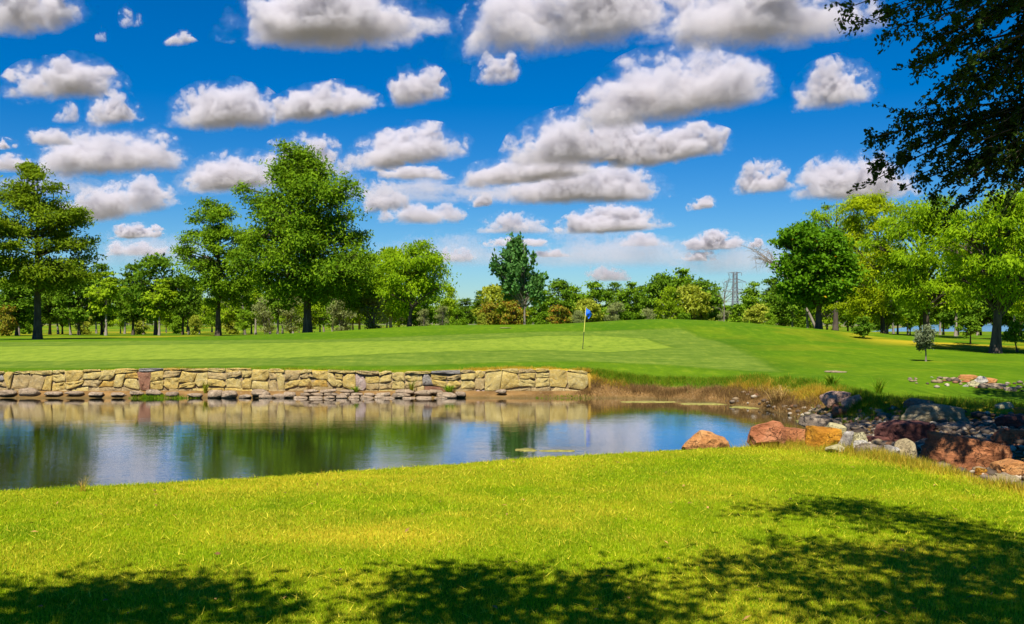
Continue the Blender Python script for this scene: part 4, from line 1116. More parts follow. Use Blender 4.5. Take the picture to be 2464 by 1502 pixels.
for i, (px, py, w, h, d, c, bx, tilt, lab, nm) in enumerate(ROCKS):
    gx, dg_, g = ground_at(px, py + h / 2 - 2, 6, 60)
    sunk = dg_ > d * 1.3 and py > 1000                 # its foot hides behind the lawn's crest
    d = d * .93 if sunk else dg_ + .12
    p = W(px, py, d); ww = w / S * d; hh = h / S * d * (1.2 if not sunk else 1.9)
    top = p[2] + h / 2 / S * d
    slab = 'slab' in lab or 'block' in lab
    if slab: bx = .88; ww *= 1.06
    me = rock_mesh(100 + i, (ww * 1.04, ww * .75 + .05, hh), 6 if slab else 15 if bx > .3 else 6, .075 if bx > .3 else .05, 4, bx, RK[c], bx < .3)
    rr = np.random.default_rng(i)
    o = obj(nm, me, None, (p[0], p[1] + ww * .2, top - hh / 2), (rr.uniform(-.08, .08), tilt * .8, rr.uniform(-.3, .3)))
    tag(o, lab, 'rock', 'rocks of the creek and shore')

# flat ledge stones at the foot of the wall
LG = []
for px, py, w, h in [(20, 944, 40, 14), (72, 941, 46, 20), (130, 946, 40, 9), (180, 945, 42, 10), (232, 947, 40, 9), (285, 948, 36, 8), (330, 945, 34, 10), (372, 943, 38, 14), (415, 947, 30, 11), (470, 950, 34, 10),
                     (518, 946, 40, 18), (552, 947, 42, 18), (590, 953, 30, 8), (628, 943, 44, 16), (640, 954, 34, 10), (672, 953, 30, 14), (697, 948, 30, 13)]:
    LG.append((px, py, w, h))
x = 706
while x < 905:
    w = rw.uniform(28, 40); LG.append((x + w / 2, 957, w - 1, 9)); x += w
x = 722
while x < 905:
    w = rw.uniform(26, 40); LG.append((x + w / 2, 948.5, w - 1, 8)); x += w
for px, py, w, h in [(750, 940, 36, 8), (790, 940, 44, 8), (835, 941, 34, 8), (918, 950, 28, 12), (935, 957, 34, 8), (975, 941, 46, 10), (1018, 944, 44, 13), (965, 950, 46, 11), (1050, 942, 36, 10), (1075, 950, 50, 16), (1020, 957, 40, 8), (1060, 958, 34, 7), (985, 958, 34, 7), (1206, 941, 26, 10), (1108, 947, 26, 12)]:
    LG.append((px, py, w, h))
LG.sort(key=lambda q: q[0])
lmesh = [rock_mesh(300 + k, (1, 1, 1), 5, .07, 3, .55, None, True) for k in range(6)]
for me in lmesh: me.materials.append(RK['ledge'])
for i, (px, py, w, h) in enumerate(LG):
    d = 32.25 + .35 * (1 - (py - 936) / 24)
    p = W(px, py, d); g = hz(p[0], p[1])
    ww, hh = w / S * d, h / S * d * 1.1
    o = obj('ledge_stone', lmesh[i % 6], None, (p[0], d, max(p[2] - hh * .12, g + hh * .12)), (rw.uniform(-.06, .06), rw.uniform(-.08, .08), rw.uniform(-.2, .2)), (ww, min(ww * .75, .42), hh))
    tag(o, ordinal(i + 1) + ' flat pinkish tan stone from the left along the wall foot', 'stone', 'flat stones at the foot of the wall')

# cobbles of the creek bed: too many and too small to count
def cobbles():
    r = np.random.default_rng(8)
    protos = []
    for k in range(5):
        bm = bmesh.new(); bmesh.ops.create_icosphere(bm, subdivisions=1, radius=.5)
        v = np.array([q.co[:] for q in bm.verts]); f = np.array([[q.index for q in fc.verts] for fc in bm.faces]); bm.free()
        v = v * (1 + r.normal(0, .10, (len(v), 1))); protos.append((v, f))
    n = 9000
    x = r.uniform(3.6, 15, n); y = r.uniform(8, 25, n)
    sdc = sdpoly(x, y, CREEK); k = (sdc < .12 + .2 * r.normal(size=n)) & (x < .56 * y + 1.4)
    sdp = sdpoly(x, y, POND)
    k &= (sdp > .15)
    # gravel along the right bank of the pond
    x2 = r.uniform(5.5, 9, 700); y2 = r.uniform(21, 30, 700); s2 = sdpoly(x2, y2, POND); k2 = (s2 > .02) & (s2 < .5)
    x3 = r.uniform(11.5, 15.5, 80); y3 = 29.3 - .30 * (x3 - 9.5) + r.normal(0, .5, 80)
    x = np.concatenate([x[k], x2[k2], x3]); y = np.concatenate([y[k], y2[k2], y3])
    n = len(x); z = height(x, y)
    s = np.exp(r.normal(math.log(.115), .38, n)); s = np.clip(s, .05, .30)
    V, F, A, o = [], [], [], 0
    for i in range(n):
        v, f = protos[i % 5]
        sc = s[i] * np.array([r.uniform(.8, 1.35), r.uniform(.8, 1.2), r.uniform(.5, .75)])
        a = r.uniform(0, 6.28); c_, s_ = math.cos(a), math.sin(a)
        q = v * sc; q = np.column_stack([q[:, 0] * c_ - q[:, 1] * s_, q[:, 0] * s_ + q[:, 1] * c_, q[:, 2]])
        V.append(q + [x[i], y[i], z[i] + s[i] * .14]); F.append(f + o); o += len(v)
    t = NT('cobble')
    isl = t.island()
    c = t.ramp(isl, [(0.0, (.08, .055, .035)), (.25, (.18, .135, .09)), (.45, (.26, .185, .10)), (.62, (.33, .27, .19)), (.78, (.24, .11, .05)), (.88, (.46, .38, .27)), (1.0, (.13, .105, .08))], 'CONSTANT')
    c = t.mix(t.rng(t.noise(t.pos(), 40, 3.0), .3, .7, 0, .5), c, t.mix(.6, c, (.05, .04, .03)))
    return mesh_np('creek_gravel', np.vstack(V), np.vstack(F), [t.done(t.bsdf(c, .75, .3))], True)
tag(obj('creek_gravel', cobbles()), 'rounded grey and tan cobbles filling the creek bed', 'gravel', kind='stuff')

# ------------------------------------------------------------------ grass
def blade_mesh(name, x, y, z, h, w, lean, r, mat, attrs):
    n = len(x); a = r.uniform(0, 2 * math.pi, n); b = r.uniform(0, 2 * math.pi, n)
    dx, dy = np.cos(a) * w * .5, np.sin(a) * w * .5
    lx, ly = np.cos(b) * lean * h, np.sin(b) * lean * h
    v = np.empty((n, 3, 3), np.float32)
    v[:, 0] = np.stack([x - dx, y - dy, z - .004], -1); v[:, 1] = np.stack([x + dx, y + dy, z - .004], -1)
    v[:, 2] = np.stack([x + lx, y + ly, z + h * np.sqrt(np.maximum(1 - lean ** 2, .1))], -1)
    return mesh_np(name, v.reshape(-1, 3), np.arange(3 * n).reshape(-1, 3), [mat], False, {k: np.repeat(q, 3) for k, q in attrs.items()})

def grass_mat(name, g0, g1, y0, y1, trans=.35):
    t = NT(name)
    isl = t.island()
    tone = t.math('ADD', t.math('MULTIPLY', isl, .62), t.math('MULTIPLY', t.rng(t.noise(t.pos(), 2.3, 3.0, .6), .36, .64), .38))
    c = t.mix(t.attr('dry'), t.mix(tone, g0, g1), t.mix(isl, y0, y1))
    d = t.bsdf(c, .6, .12)
    tr = t.node('ShaderNodeBsdfTranslucent'); t.l.new(c, tr.inputs['Color'])
    mx = t.node('ShaderNodeMixShader'); mx.inputs[0].default_value = trans
    t.l.new(d, mx.inputs[1]); t.l.new(tr.outputs[0], mx.inputs[2])
    return t.done(mx.outputs[0])
GM = grass_mat('grass_blades', (0.075, 0.19, 0.001), (0.40, 0.55, 0.002), (0.40, 0.34, 0.006), (0.85, 0.74, 0.06))
GT = grass_mat('tall_grass', (0.05, 0.15, 0.003), (0.17, 0.32, 0.006), (0.40, 0.23, 0.012), (0.72, 0.48, 0.06))
GB = grass_mat('dead_reeds', (0.08, 0.042, 0.015), (0.30, 0.17, 0.06), (0.30, 0.18, 0.05), (0.62, 0.44, 0.15))

def lawn():
    r = np.random.default_rng(9)
    n = 1500000
    y = 3.6 * (15.0 / 3.6) ** r.random(n)
    x = (r.random(n) * 2 - 1) * (.56 * y + .6)
    sdp = sdpoly(x, y, POND); sdc = sdpoly(x, y, CREEK)
    keep = (sdp > .35) & (sdc > .15 - .3 * r.random(n)) & (r.random(n) < .42)
    x, y, sdp, sdc = x[keep], y[keep], sdp[keep], sdc[keep]; n = len(x)
    dr = dryness(x, y)
    fringe = 1 - sstep(.2, .9, sdc)
    cl = fbm(x * 5, y * 5, 91)
    h = r.uniform(.012, .031, n) * (.7 + .7 * cl) * (1 + 2.2 * fringe * r.random(n)) * (1 + .8 * (r.random(n) < .04))
    w = r.uniform(.0034, .0068, n) * (.75 + y / 14)
    d = np.clip(np.where(r.random(n) < .13 + .72 * dr, r.uniform(.6, 1, n), r.uniform(0, .28, n)), 0, 1)
    straw = r.random(n) < .012
    h = np.where(straw, r.uniform(.05, .10, n), h); d = np.where(straw, 1.0, d)
    lean = np.where(straw, r.uniform(.93, .99, n), r.uniform(.2, .97, n))
    return blade_mesh('lawn_grass', x, y, height(x, y) + np.where(straw, .012, 0), h, w, lean, r, GM, dict(dry=d))
tag(obj('lawn_grass', lawn()), 'short yellow green lawn grass in the foreground', 'grass', kind='stuff')

def strip_grass(name, pts, dens, h, w, dry, seed, mat, spread):
    """pts (x,y) path; a belt of blades along it"""
    r = np.random.default_rng(seed)
    X, Y = [], []
    for (a, b), (c, d) in zip(pts[:-1], pts[1:]):
        ln = math.hypot(c - a, d - b); n = int(dens * ln)
        t_ = r.random(n); X.append(a + (c - a) * t_ + r.normal(0, spread, n)); Y.append(b + (d - b) * t_ + r.normal(0, spread, n))
    x = np.concatenate(X); y = np.concatenate(Y)
    cl = sstep(.25, .7, fbm(x * 1.6, y * 1.6, seed))
    k = r.random(len(x)) < .25 + .75 * cl
    x, y, cl = x[k], y[k], cl[k]; n = len(x)
    return blade_mesh(name, x, y, height(x, y), h * r.uniform(.4, 1.1, n) * (.5 + .7 * cl), np.full(n, w) * r.uniform(.7, 1.2, n), r.uniform(.1, .85, n), r, mat, dict(dry=np.clip(dry + r.normal(0, .22, n), 0, 1)))
def bank_line(off, a=12, b=20):
    """points along the right hand bank of the pond, moved outward"""
    P = POND[a:b]; out = []
    for i, (x_, y_) in enumerate(P):
        p0 = P[max(i - 1, 0)]; p1 = P[min(i + 1, len(P) - 1)]
        tx, ty = p1[0] - p0[0], p1[1] - p0[1]; l = math.hypot(tx, ty)
        out.append((x_ + ty / l * off, y_ - tx / l * off))
    return out
tag(obj('bank_grass', strip_grass('bank_grass', bank_line(1.25, 14, 21), 3400, .19, .016, .04, 61, GT, .22)), 'tall green grass fringe along the far bank right of the wall', 'grass', kind='stuff')
tag(obj('dry_bank_grass', strip_grass('dry_bank_grass', bank_line(.95, 15, 18), 3400, .22, .018, .95, 62, GT, .20)), 'straw yellow grass on the far bank above the arching reed clump', 'grass', kind='stuff')
tag(obj('dry_bank_grass', strip_grass('dry_bank_grass', bank_line(.9, 19, 21), 2400, .15, .017, .95, 75, GT, .15)), 'straw yellow grass on the far bank beside the end of the wall', 'grass', kind='stuff')
tag(obj('bank_reeds', strip_grass('bank_reeds', bank_line(.45, 15, 21), 2600, .17, .012, .15, 63, GB, .24)), 'matted brown dead reeds on the eroded far bank', 'reeds', kind='stuff')
tag(obj('wall_top_grass', strip_grass('wall_top_grass', [(-1.5, 33.55), (2.6, 33.5), (3.6, 33.1)], 1600, .13, .012, .85, 64, GT, .16)), 'dry tan grass along the top of the wall at its right end', 'grass', kind='stuff')
tag(obj('wall_edge_grass', strip_grass('wall_edge_grass', [(-19, 33.32), (-1.5, 33.32)], 420, .09, .012, .35, 65, GT, .06)), 'low grass edging the top of the wall', 'grass', kind='stuff')
tag(obj('creek_side_grass', strip_grass('creek_side_grass', [(3.2, 12.9), (4.25, 12.3), (4.75, 11.0), (4.95, 9.7), (5.3, 8.6)], 4200, .13, .007, .62, 66, GT, .22)), 'long dry grass beside the creek rocks', 'grass', kind='stuff')
tag(obj('shaded_bank_grass', strip_grass('shaded_bank_grass', [(7.6, 24.2), (9.2, 22.9), (11, 21.9), (13.5, 20.8)], 1500, .20, .012, .10, 67, GT, .7)), 'rough green grass on the shaded bank behind the creek', 'grass', kind='stuff')
tag(obj('pond_edge_grass', strip_grass('pond_edge_grass', [(1.3, 12.75), (2.6, 13.15), (3.5, 13.3)], 900, .10, .006, .75, 68, GT, .12)), 'dry grass on the crest of the near shore left of the boulders', 'grass', kind='stuff')
tag(obj('shore_grass', strip_grass('shore_grass', [(-6.2, 9.0), (-4.7, 9.6), (-3.1, 10.2), (-1.7, 11.0), (.3, 12.05), (2.4, 12.95)], 520, .085, .005, .35, 72, GT, .10)), 'ragged longer grass along the crest of the near shore', 'grass', kind='stuff')
tag(obj('wall_foot_weeds', strip_grass('wall_foot_weeds', [W(330, 0, 32.3)[:2], W(460, 0, 32.2)[:2]], 1500, .14, .03, .02, 69, GT, .12)), 'bright green weeds at the foot of the wall', 'weeds', kind='stuff')
tag(obj('shore_weeds', strip_grass('shore_weeds', [W(1290, 0, 32.3)[:2], W(1440, 0, 32.2)[:2]], 700, .10, .025, .15, 70, GT, .12)), 'green weeds at the water line below the right end of the wall', 'weeds', kind='stuff')

def tuft(r, n, h, spread, w, droop, mat, dry, seg=5):
    V, F, A, o = [], [], [], 0
    for i in range(n):
        an = r.uniform(0, 6.28); hh = h * r.uniform(.5, 1.1); sp = spread * r.uniform(.2, 1.1)
        t_ = np.linspace(0, 1, seg + 1); rad = sp * t_ ** 1.3
        zz = hh * (t_ * (1 + droop) - droop * 1.25 * t_ ** 2.4)
        b = r.normal(0, spread * .12, 2)
        P = np.column_stack([b[0] + math.cos(an) * rad, b[1] + math.sin(an) * rad, zz])
        sd = np.array([-math.sin(an), math.cos(an), 0]) * w * .5
        wd = (1 - t_ ** 2 * .9)[:, None]
        V.append(np.vstack([P - sd * wd, P + sd * wd]))
        k = np.arange(seg); F.append(np.stack([k, k + 1, k + seg + 2, k + seg + 1], -1) + o)
        o += 2 * (seg + 1); A.append(np.full(2 * (seg + 1), np.clip(dry + r.normal(0, .2), 0, 1)))
    return mesh_np('tuft', np.vstack(V), np.vstack(F), [mat], True, dict(dry=np.concatenate(A)))
rt = np.random.default_rng(15)
def tuft_at(name, px, py, n, h, sp, w, dr, mat, dry, lab, cat, d=None):
    if d is None: x, y, z = ground_at(px, py)
    else: x, y = (px - 1232) / S * d, d; z = hz(x, y)
    tag(obj(name, tuft(rt, n, h, sp, w, dr, mat, dry), None, (x, y, max(z, 0.0) - .01)), lab, cat)
tuft_at('reed_clump', 1872, 975, 170, .62, .75, .012, .75, GB, .9, 'arching clump of dry tan reeds at the right end of the pond', 'reeds')
tuft_at('weed_clump', 2002, 937, 120, .42, .34, .03, .3, GT, .02, 'leafy dark green weed clump on the bank above the flat topped boulder', 'weed')
tuft_at('weed_clump', 2115, 948, 70, .46, .36, .018, .2, GT, .05, 'spiky green weed clump at the left edge of the shaded grass', 'weed')
tuft_at('weed_clump', 2190, 1090, 34, .34, .22, .012, .4, GT, .2, 'thin feathery weed beside the round tan boulder', 'weed', 12.7)
tuft_at('grass_clump', 200, 1183, 26, .17, .12, .005, .4, GT, .95, 'dry straw tuft on the near bank at the left', 'grass')
tuft_at('grass_clump', 775, 1144, 7, .10, .05, .004, .3, GT, .8, 'tiny dry sprig on the near bank below the tallest cypress', 'grass')
for px, lab in [(495, 'left'), (745, 'middle'), (990, 'right')]:
    tuft_at('wall_weed', px, 938, 46, .42 if px < 900 else .5, .20, .02, .2, GT if px != 745 else GB, .3, dict(left='thin green weed growing up the wall below the medium cypress', middle='brown dead weed growing up the wall below the tallest cypress', right='dark weed standing against the wall near its right half')[lab], 'weed', 32.75)
tuft_at('wall_weed', 1080, 938, 90, .30, .34, .03, .3, GT, .05, 'green creeping weed over the flat stones at the wall foot', 'weed', 32.7)
tuft_at('wall_weed', 855, 938, 80, .26, .28, .03, .3, GT, .1, 'low green weed on the wall foot left of the dark weed', 'weed', 32.7)
x, y, z = W(1612, 1076, 14.2)
tw = Tubes()
for i in range(150):
    a = np.array([rt.normal(0, .22), rt.normal(0, .12), rt.uniform(0, .08)]); e = a + rt.normal(0, .12, 3) + [0, 0, .05]
    tw.add(bez(a, (a + e) / 2 + rt.normal(0, .03, 3), e, 4), np.linspace(.008, .003, 4), 4)
me = tw.mesh('root_mat', M['bark_dark'])
tag(obj('root_mat', me, None, (x, 14.2, hz(x, 14.2) + .1), (0, 0, 0), (1, 1, 1.2)), 'dark tangled mat of roots at the water edge left of the tan orange boulder', 'roots')

# fallen leaves on the lawn
rf = np.random.default_rng(19); n = 130
fy = rf.uniform(5, 11.5, n); fx = rf.uniform(-1, 1, n) * .5 * fy
ok = sdpoly(fx, fy, POND) > .8
fx, fy = fx[ok], fy[ok]; n = len(fx)
t = NT('fallen_leaf'); t.done(t.bsdf(t.mix(t.island(), (0.12, 0.06, 0.02), (0.45, 0.25, 0.07)), .7, .2))
fl = leaves_mesh('fallen_leaves', np.column_stack([fx, fy, height(fx, fy) + .022]), rf.normal(0, 1, (n, 3)) * [1, 1, .25], rf.normal(0, .3, (n, 3)) + [0, 0, 1], rf.uniform(.015, .03, n), rf.uniform(.006, .012, n), t.m, .5)
tag(obj('fallen_leaves', fl), 'scattered dry brown leaves lying on the lawn', 'leaves', kind='stuff')

# ------------------------------------------------------------------ floating algae
def algae_mat():
    t = NT('algae')
    n = t.noise(t.pos(), 9, 4.0)
    c = t.ramp(n, [(.3, (.13, .12, .025)), (.7, (.30, .27, .07))])
    return t.done(t.bsdf(c, .8, .2, t.bump(n, .5, .02)))
AL = algae_mat()
def algae(cx, cy, rx, ry, seed):
    r = np.random.default_rng(seed); n = 48
    a = np.arange(n) * 2 * math.pi / n
    rad = .65 + .7 * (fbm(np.cos(a) * 1.8 + 5, np.sin(a) * 1.8 + seed, seed) - .2) + .12 * r.normal(size=n)
    ring = np.column_stack([cx + np.cos(a) * rx * rad, cy + np.sin(a) * ry * rad])
    low = ring * .96 + np.array([cx, cy]) * .04
    v = np.vstack([np.column_stack([ring, np.full(n, -.012)]), np.column_stack([low, np.full(n, .008)]), [[cx, cy, .012]]])
    i = np.arange(n); j = (i + 1) % n
    return mesh_np('algae_mat', v, [np.stack([i, j, j + n, i + n], -1), np.stack([i + n, j + n, np.full(n, 2 * n)], -1)], [AL])
def water_pt(px, py):
    d = EYE * S / (py - 775); return (px - 1232) / S * d, d
for k, (px, py, w, dy, lab) in enumerate([
    (1265, 1083, 54, .28, 'floating tan algae patch left of the pair in mid pond'), (1345, 1085, 90, .16, 'long thin floating algae patch right of the pair in mid pond'),
    (1560, 967, 150, .35, 'flat algae mat along the far bank right of the wall'), (1700, 972, 140, .45, 'flat algae mat along the far bank below the brown reeds'), (1800, 980, 110, .5, 'flat algae mat left of the arching reed clump'),
    (1895, 985, 70, .7, 'algae mat just right of the arching reed clump'), (1925, 1000, 60, .8, 'algae mat near the flat topped pinkish boulder'), (1940, 1018, 46, .6, 'algae mat beside the sloping grey slab'), (350, 955, 190, .22, 'thin algae mat in front of the weeds at the wall foot'), (1300, 956, 160, .2, 'thin algae mat below the right end of the wall')]):
    x, y = water_pt(px, py)
    tag(obj('algae_patch', algae(x, y, w / 2 / S * y, dy, 40 + k)), lab, 'algae', 'algae mats floating on the pond')

# ------------------------------------------------------------------ flag, hole, small things on the turf
fx, fy, fz = ground_at(1402, 840)
fs = empty('golf_flag', (fx, fy, fz))
t = NT('pole_yellow'); my = t.done(t.bsdf((0.70, 0.62, 0.12), .4, .5))
t = NT('pole_black'); mk = t.done(t.bsdf((0.02, 0.02, 0.02), .4, .5))
t = NT('flag_blue'); mb = t.done(t.bsdf((0.015, 0.13, 0.72), .7, .2))
t = NT('dark_hole_disc'); mc = t.done(t.bsdf((0.01, 0.01, 0.008), .9, .1))  # shade inside the hole, painted as a near-black flat disc
HP = 102 / S * fy
tip = np.array([.16, 0, HP])
def polep(k): return tip * k
for nm, a, b, m_, rad in (('lower_pole', -.05, .40, mk, .016), ('upper_pole', .40, 1.0, my, .016)):
    tb = Tubes(); tb.add([polep(a), polep((a + b) / 2), polep(b)], [rad] * 3, 10); obj(nm, tb.mesh(nm, m_), fs)
tb = Tubes(); tb.add([tip * .995, tip * 1.008, tip * 1.016], [.026, .026, .008], 10); obj('finial', tb.mesh('finial', mk), fs)
nu, nv = 14, 12
uu, vv = np.meshgrid(np.linspace(0, 1, nu), np.linspace(0, 1, nv))
fw_, fh_ = .36, .34
X = tip[0] * (1 - .02) + uu * fw_ * (.85 - .35 * vv) - .05 * vv
Y = .05 * np.sin(uu * 7 + vv * 2.5) * (.3 + uu) + .015 * np.sin(vv * 9)
Z = tip[2] * .99 - vv * fh_ * (1 - .35 * uu) - uu * .34 - .02 * np.sin(uu * 8)
i2 = np.arange(nu * nv).reshape(nv, nu)
q = np.stack([i2[:-1, :-1], i2[:-1, 1:], i2[1:, 1:], i2[1:, :-1]], -1).reshape(-1, 4)
fm = mesh_np('flag', np.stack([X, Y, Z], -1).reshape(-1, 3), q, [mb], True)
fo = obj('flag', fm, fs)
sm = fo.modifiers.new('thick', 'SOLIDIFY'); sm.thickness = .006
tb = Tubes(); tb.add([(0, 0, .006), (0, 0, .0065)], [.055, .0], 20); obj('dark_hole_disc', tb.mesh('dark_hole_disc', mc), fs)
tag(fs, 'golf flagstick with blue flag, yellow above and black below, on the green', 'golf flag')
for px, py, w, lab in [(1217, 790, 36, 'sandy patch modelled as a flat stone on the ridge behind the green'), (2010, 896, 66, 'sandy patch modelled as a flat stone in the grass right of the mound')]:  # flat stones standing in for bare sandy patches in the turf
    x, y, z = ground_at(px, py)
    me = rock_mesh(500 + px, (w / S * y * .8, w / S * y * .8, .07), 5, .06, 3, .3, RK['ledge'] if px > 1500 else RK['tan'], True)
    tag(obj('sand_patch_stone', me, None, (x, y, z + .01)), lab, 'stone')

# ------------------------------------------------------------------ pylon and the far wood
def pylon():
    D_ = 520; x0 = (1769 - 1232) / S * D_
    top = EYE + (775 - 655) / S * D_
    t = NT('galvanised'); mg = t.done(t.bsdf((0.17, 0.18, 0.21), .6, .4))
    e = empty('pylon', (x0, D_, 0)); H = top
    tb = Tubes()
    hw = lambda z: 1.1 * (1 - z / H) ** 1.5 + .95
    lv = np.linspace(0, H, 13)
    cor = [(-1, -1), (1, -1), (1, 1), (-1, 1)]
    for sx, sy in cor:
        leg = Tubes(); leg.add([(sx * hw(z), sy * hw(z), z) for z in lv], [.20] * 13, 4); obj('leg', leg.mesh('leg', mg), e)
    for k in range(12):
        for i in range(4):
            a, b = cor[i], cor[(i + 1) % 4]
            z0, z1 = lv[k], lv[k + 1]
            pa = lambda c, z: np.array([c[0] * hw(z), c[1] * hw(z), z])
            tb.add([pa(a, z0), pa(b, z1)], [.13, .13], 3); tb.add([pa(b, z0), pa(a, z1)], [.13, .13], 3); tb.add([pa(a, z1), pa(b, z1)], [.10, .10], 3)
    obj('lattice', tb.mesh('lattice', mg), e)
    for z, l in ((H - .3, 3.4), (H - 5.2, 5.8), (H - 10.4, 6.6), (H - 15.6, 6.0)):
        ar = Tubes()
        for s_ in (-1, 1):
            for sy in (-1, 1):
                ar.add([(s_ * .9, sy * .9, z), (s_ * l, 0, z)], [.14, .12], 4); ar.add([(s_ * .9, sy * .9, z + 1.7 if z < H - 1 else z + .2), (s_ * l, 0, z)], [.12, .10], 4)
            ar.add([(s_ * l, 0, z), (s_ * l, 0, z - 1.6)], [.14, .14], 4)
        obj('cross_arm', ar.mesh('cross_arm', mg), e)
    tag(e, 'grey lattice power pylon rising behind the tree line', 'pylon')
pylon()
def far_wood():
    r = np.random.default_rng(44); n = 26000
    x = r.uniform(-900, 900, n); d = 900 + r.uniform(0, 60, n)
    top = 11 + 7 * fbm(x * .02, d * .01, 5) + 3 * fbm(x * .1, d * .02, 6)
    z = r.random(n) ** .7 * top
    P = np.column_stack([x, d, z])
    return leaves_mesh('far_wood', P, r.normal(0, 1, (n, 3)), r.normal(0, .7, (n, 3)) + [0, -.5, .5], r.uniform(1.6, 3.2, n), r.uniform(1.2, 2.2, n), M['leaf_deep'])
tag(obj('far_wood', far_wood()), 'distant wood on the far shore of the lake', 'wood', kind='stuff')

# ------------------------------------------------------------------ clouds
def cloud_material(kind):
    """fair weather vapour: a soft dome of density, broken up by turbulence; flat underneath"""
    t = NT('cloud_vapour')
    o = t.coords('Object')
    p = t.pos()
    info = t.node('ShaderNodeObjectInfo')
    seed = t.math('MULTIPLY', info.outputs['Random'], 40.0)
    ov = t.node('ShaderNodeVectorMath', operation='ADD'); t.l.new(o, ov.inputs[0])
    cb = t.node('ShaderNodeCombineXYZ'); t.l.new(seed, cb.inputs[0]); t.l.new(seed, cb.inputs[1]); t.l.new(cb.outputs[0], ov.inputs[1])
    big = t.noise(t.mapping(ov.outputs[0], (1.0, .7, .75)), 1.9 if kind != 2 else 1.3, 2.0, .55, .6)
    sm = t.noise(t.mapping(p, (.0095, .0095, .0110)), 1.0, 5.0, .62)
    sx = t.node('ShaderNodeSeparateXYZ'); t.l.new(o, sx.inputs[0])
    x, y, z = sx.outputs
    r2 = t.math('ADD', t.math('MULTIPLY', x, x), t.math('MULTIPLY', y, y))
    # height of the dome shrinks towards the rim; hard floor at z = 0.06
    zz = t.math('POWER', t.math('MAXIMUM', z, 0.0), 2.0)
    fall = t.math('ADD', t.math('POWER', r2, 1.35), zz)
    f = t.math('SUBTRACT', t.math('MULTIPLY_ADD', t.math('SUBTRACT', big, .5), AMP_B, t.math('MULTIPLY', t.math('SUBTRACT', sm, .5), AMP_S)), t.math('MULTIPLY', t.math('SUBTRACT', fall, BIAS[kind]), 1.0))
    floor_ = t.rng(t.math('MULTIPLY_ADD', t.math('SUBTRACT', sm, .5), .16, z), .0, .34)
    fine = t.noise(t.mapping(p, (.034, .034, .040)), 1.0, 4.0, .65)
    f = t.math('MULTIPLY_ADD', t.math('SUBTRACT', fine, .5), .55, f)
    dn = t.math('ADD', t.rng(f, .0, .22), t.math('MULTIPLY', t.rng(f, -.45, .05), .04))
    dn = t.math('MULTIPLY', dn, floor_)
    dn = t.math('MULTIPLY', dn, t.rng(fine, .34, .66, .25, 1.6))
    dn = t.math('MULTIPLY', dn, t.attr_obj('density'))
    v = t.node('ShaderNodeVolumePrincipled')
    v.inputs['Color'].default_value = (CALB[0], CALB[1], CALB[2], 1)
    t.l.new(dn, v.inputs['Density'])
    v.inputs['Anisotropy'].default_value = 0.1
    t.done(None, v.outputs[0])
    t.m.cycles.volume_step_rate = 1.0
    return t.m
AMP_B, AMP_S = 3.0, 2.1
BIAS = {0: .60, 1: .64, 2: .54, 3: .58}
CALB = (.855, .83, .865)
NT.attr_obj = lambda s, name: s.node('ShaderNodeAttribute', attribute_name=name, attribute_type='OBJECT').outputs['Fac']
CM = {k: cloud_material(k) for k in range(4)}
def cloud_hull():
    bm = bmesh.new(); bmesh.ops.create_icosphere(bm, subdivisions=3, radius=1.0)
    for v in bm.verts:
        c = v.co; v.co = Vector((c.x * 1.12, c.y * 1.12, max(c.z, -.05) * 1.15))
    me = bpy.data.meshes.new('cloud'); bm.to_mesh(me); bm.free()
    return me
CH = {k: cloud_hull() for k in range(4)}
for k in CH: CH[k].materials.append(CM[k])
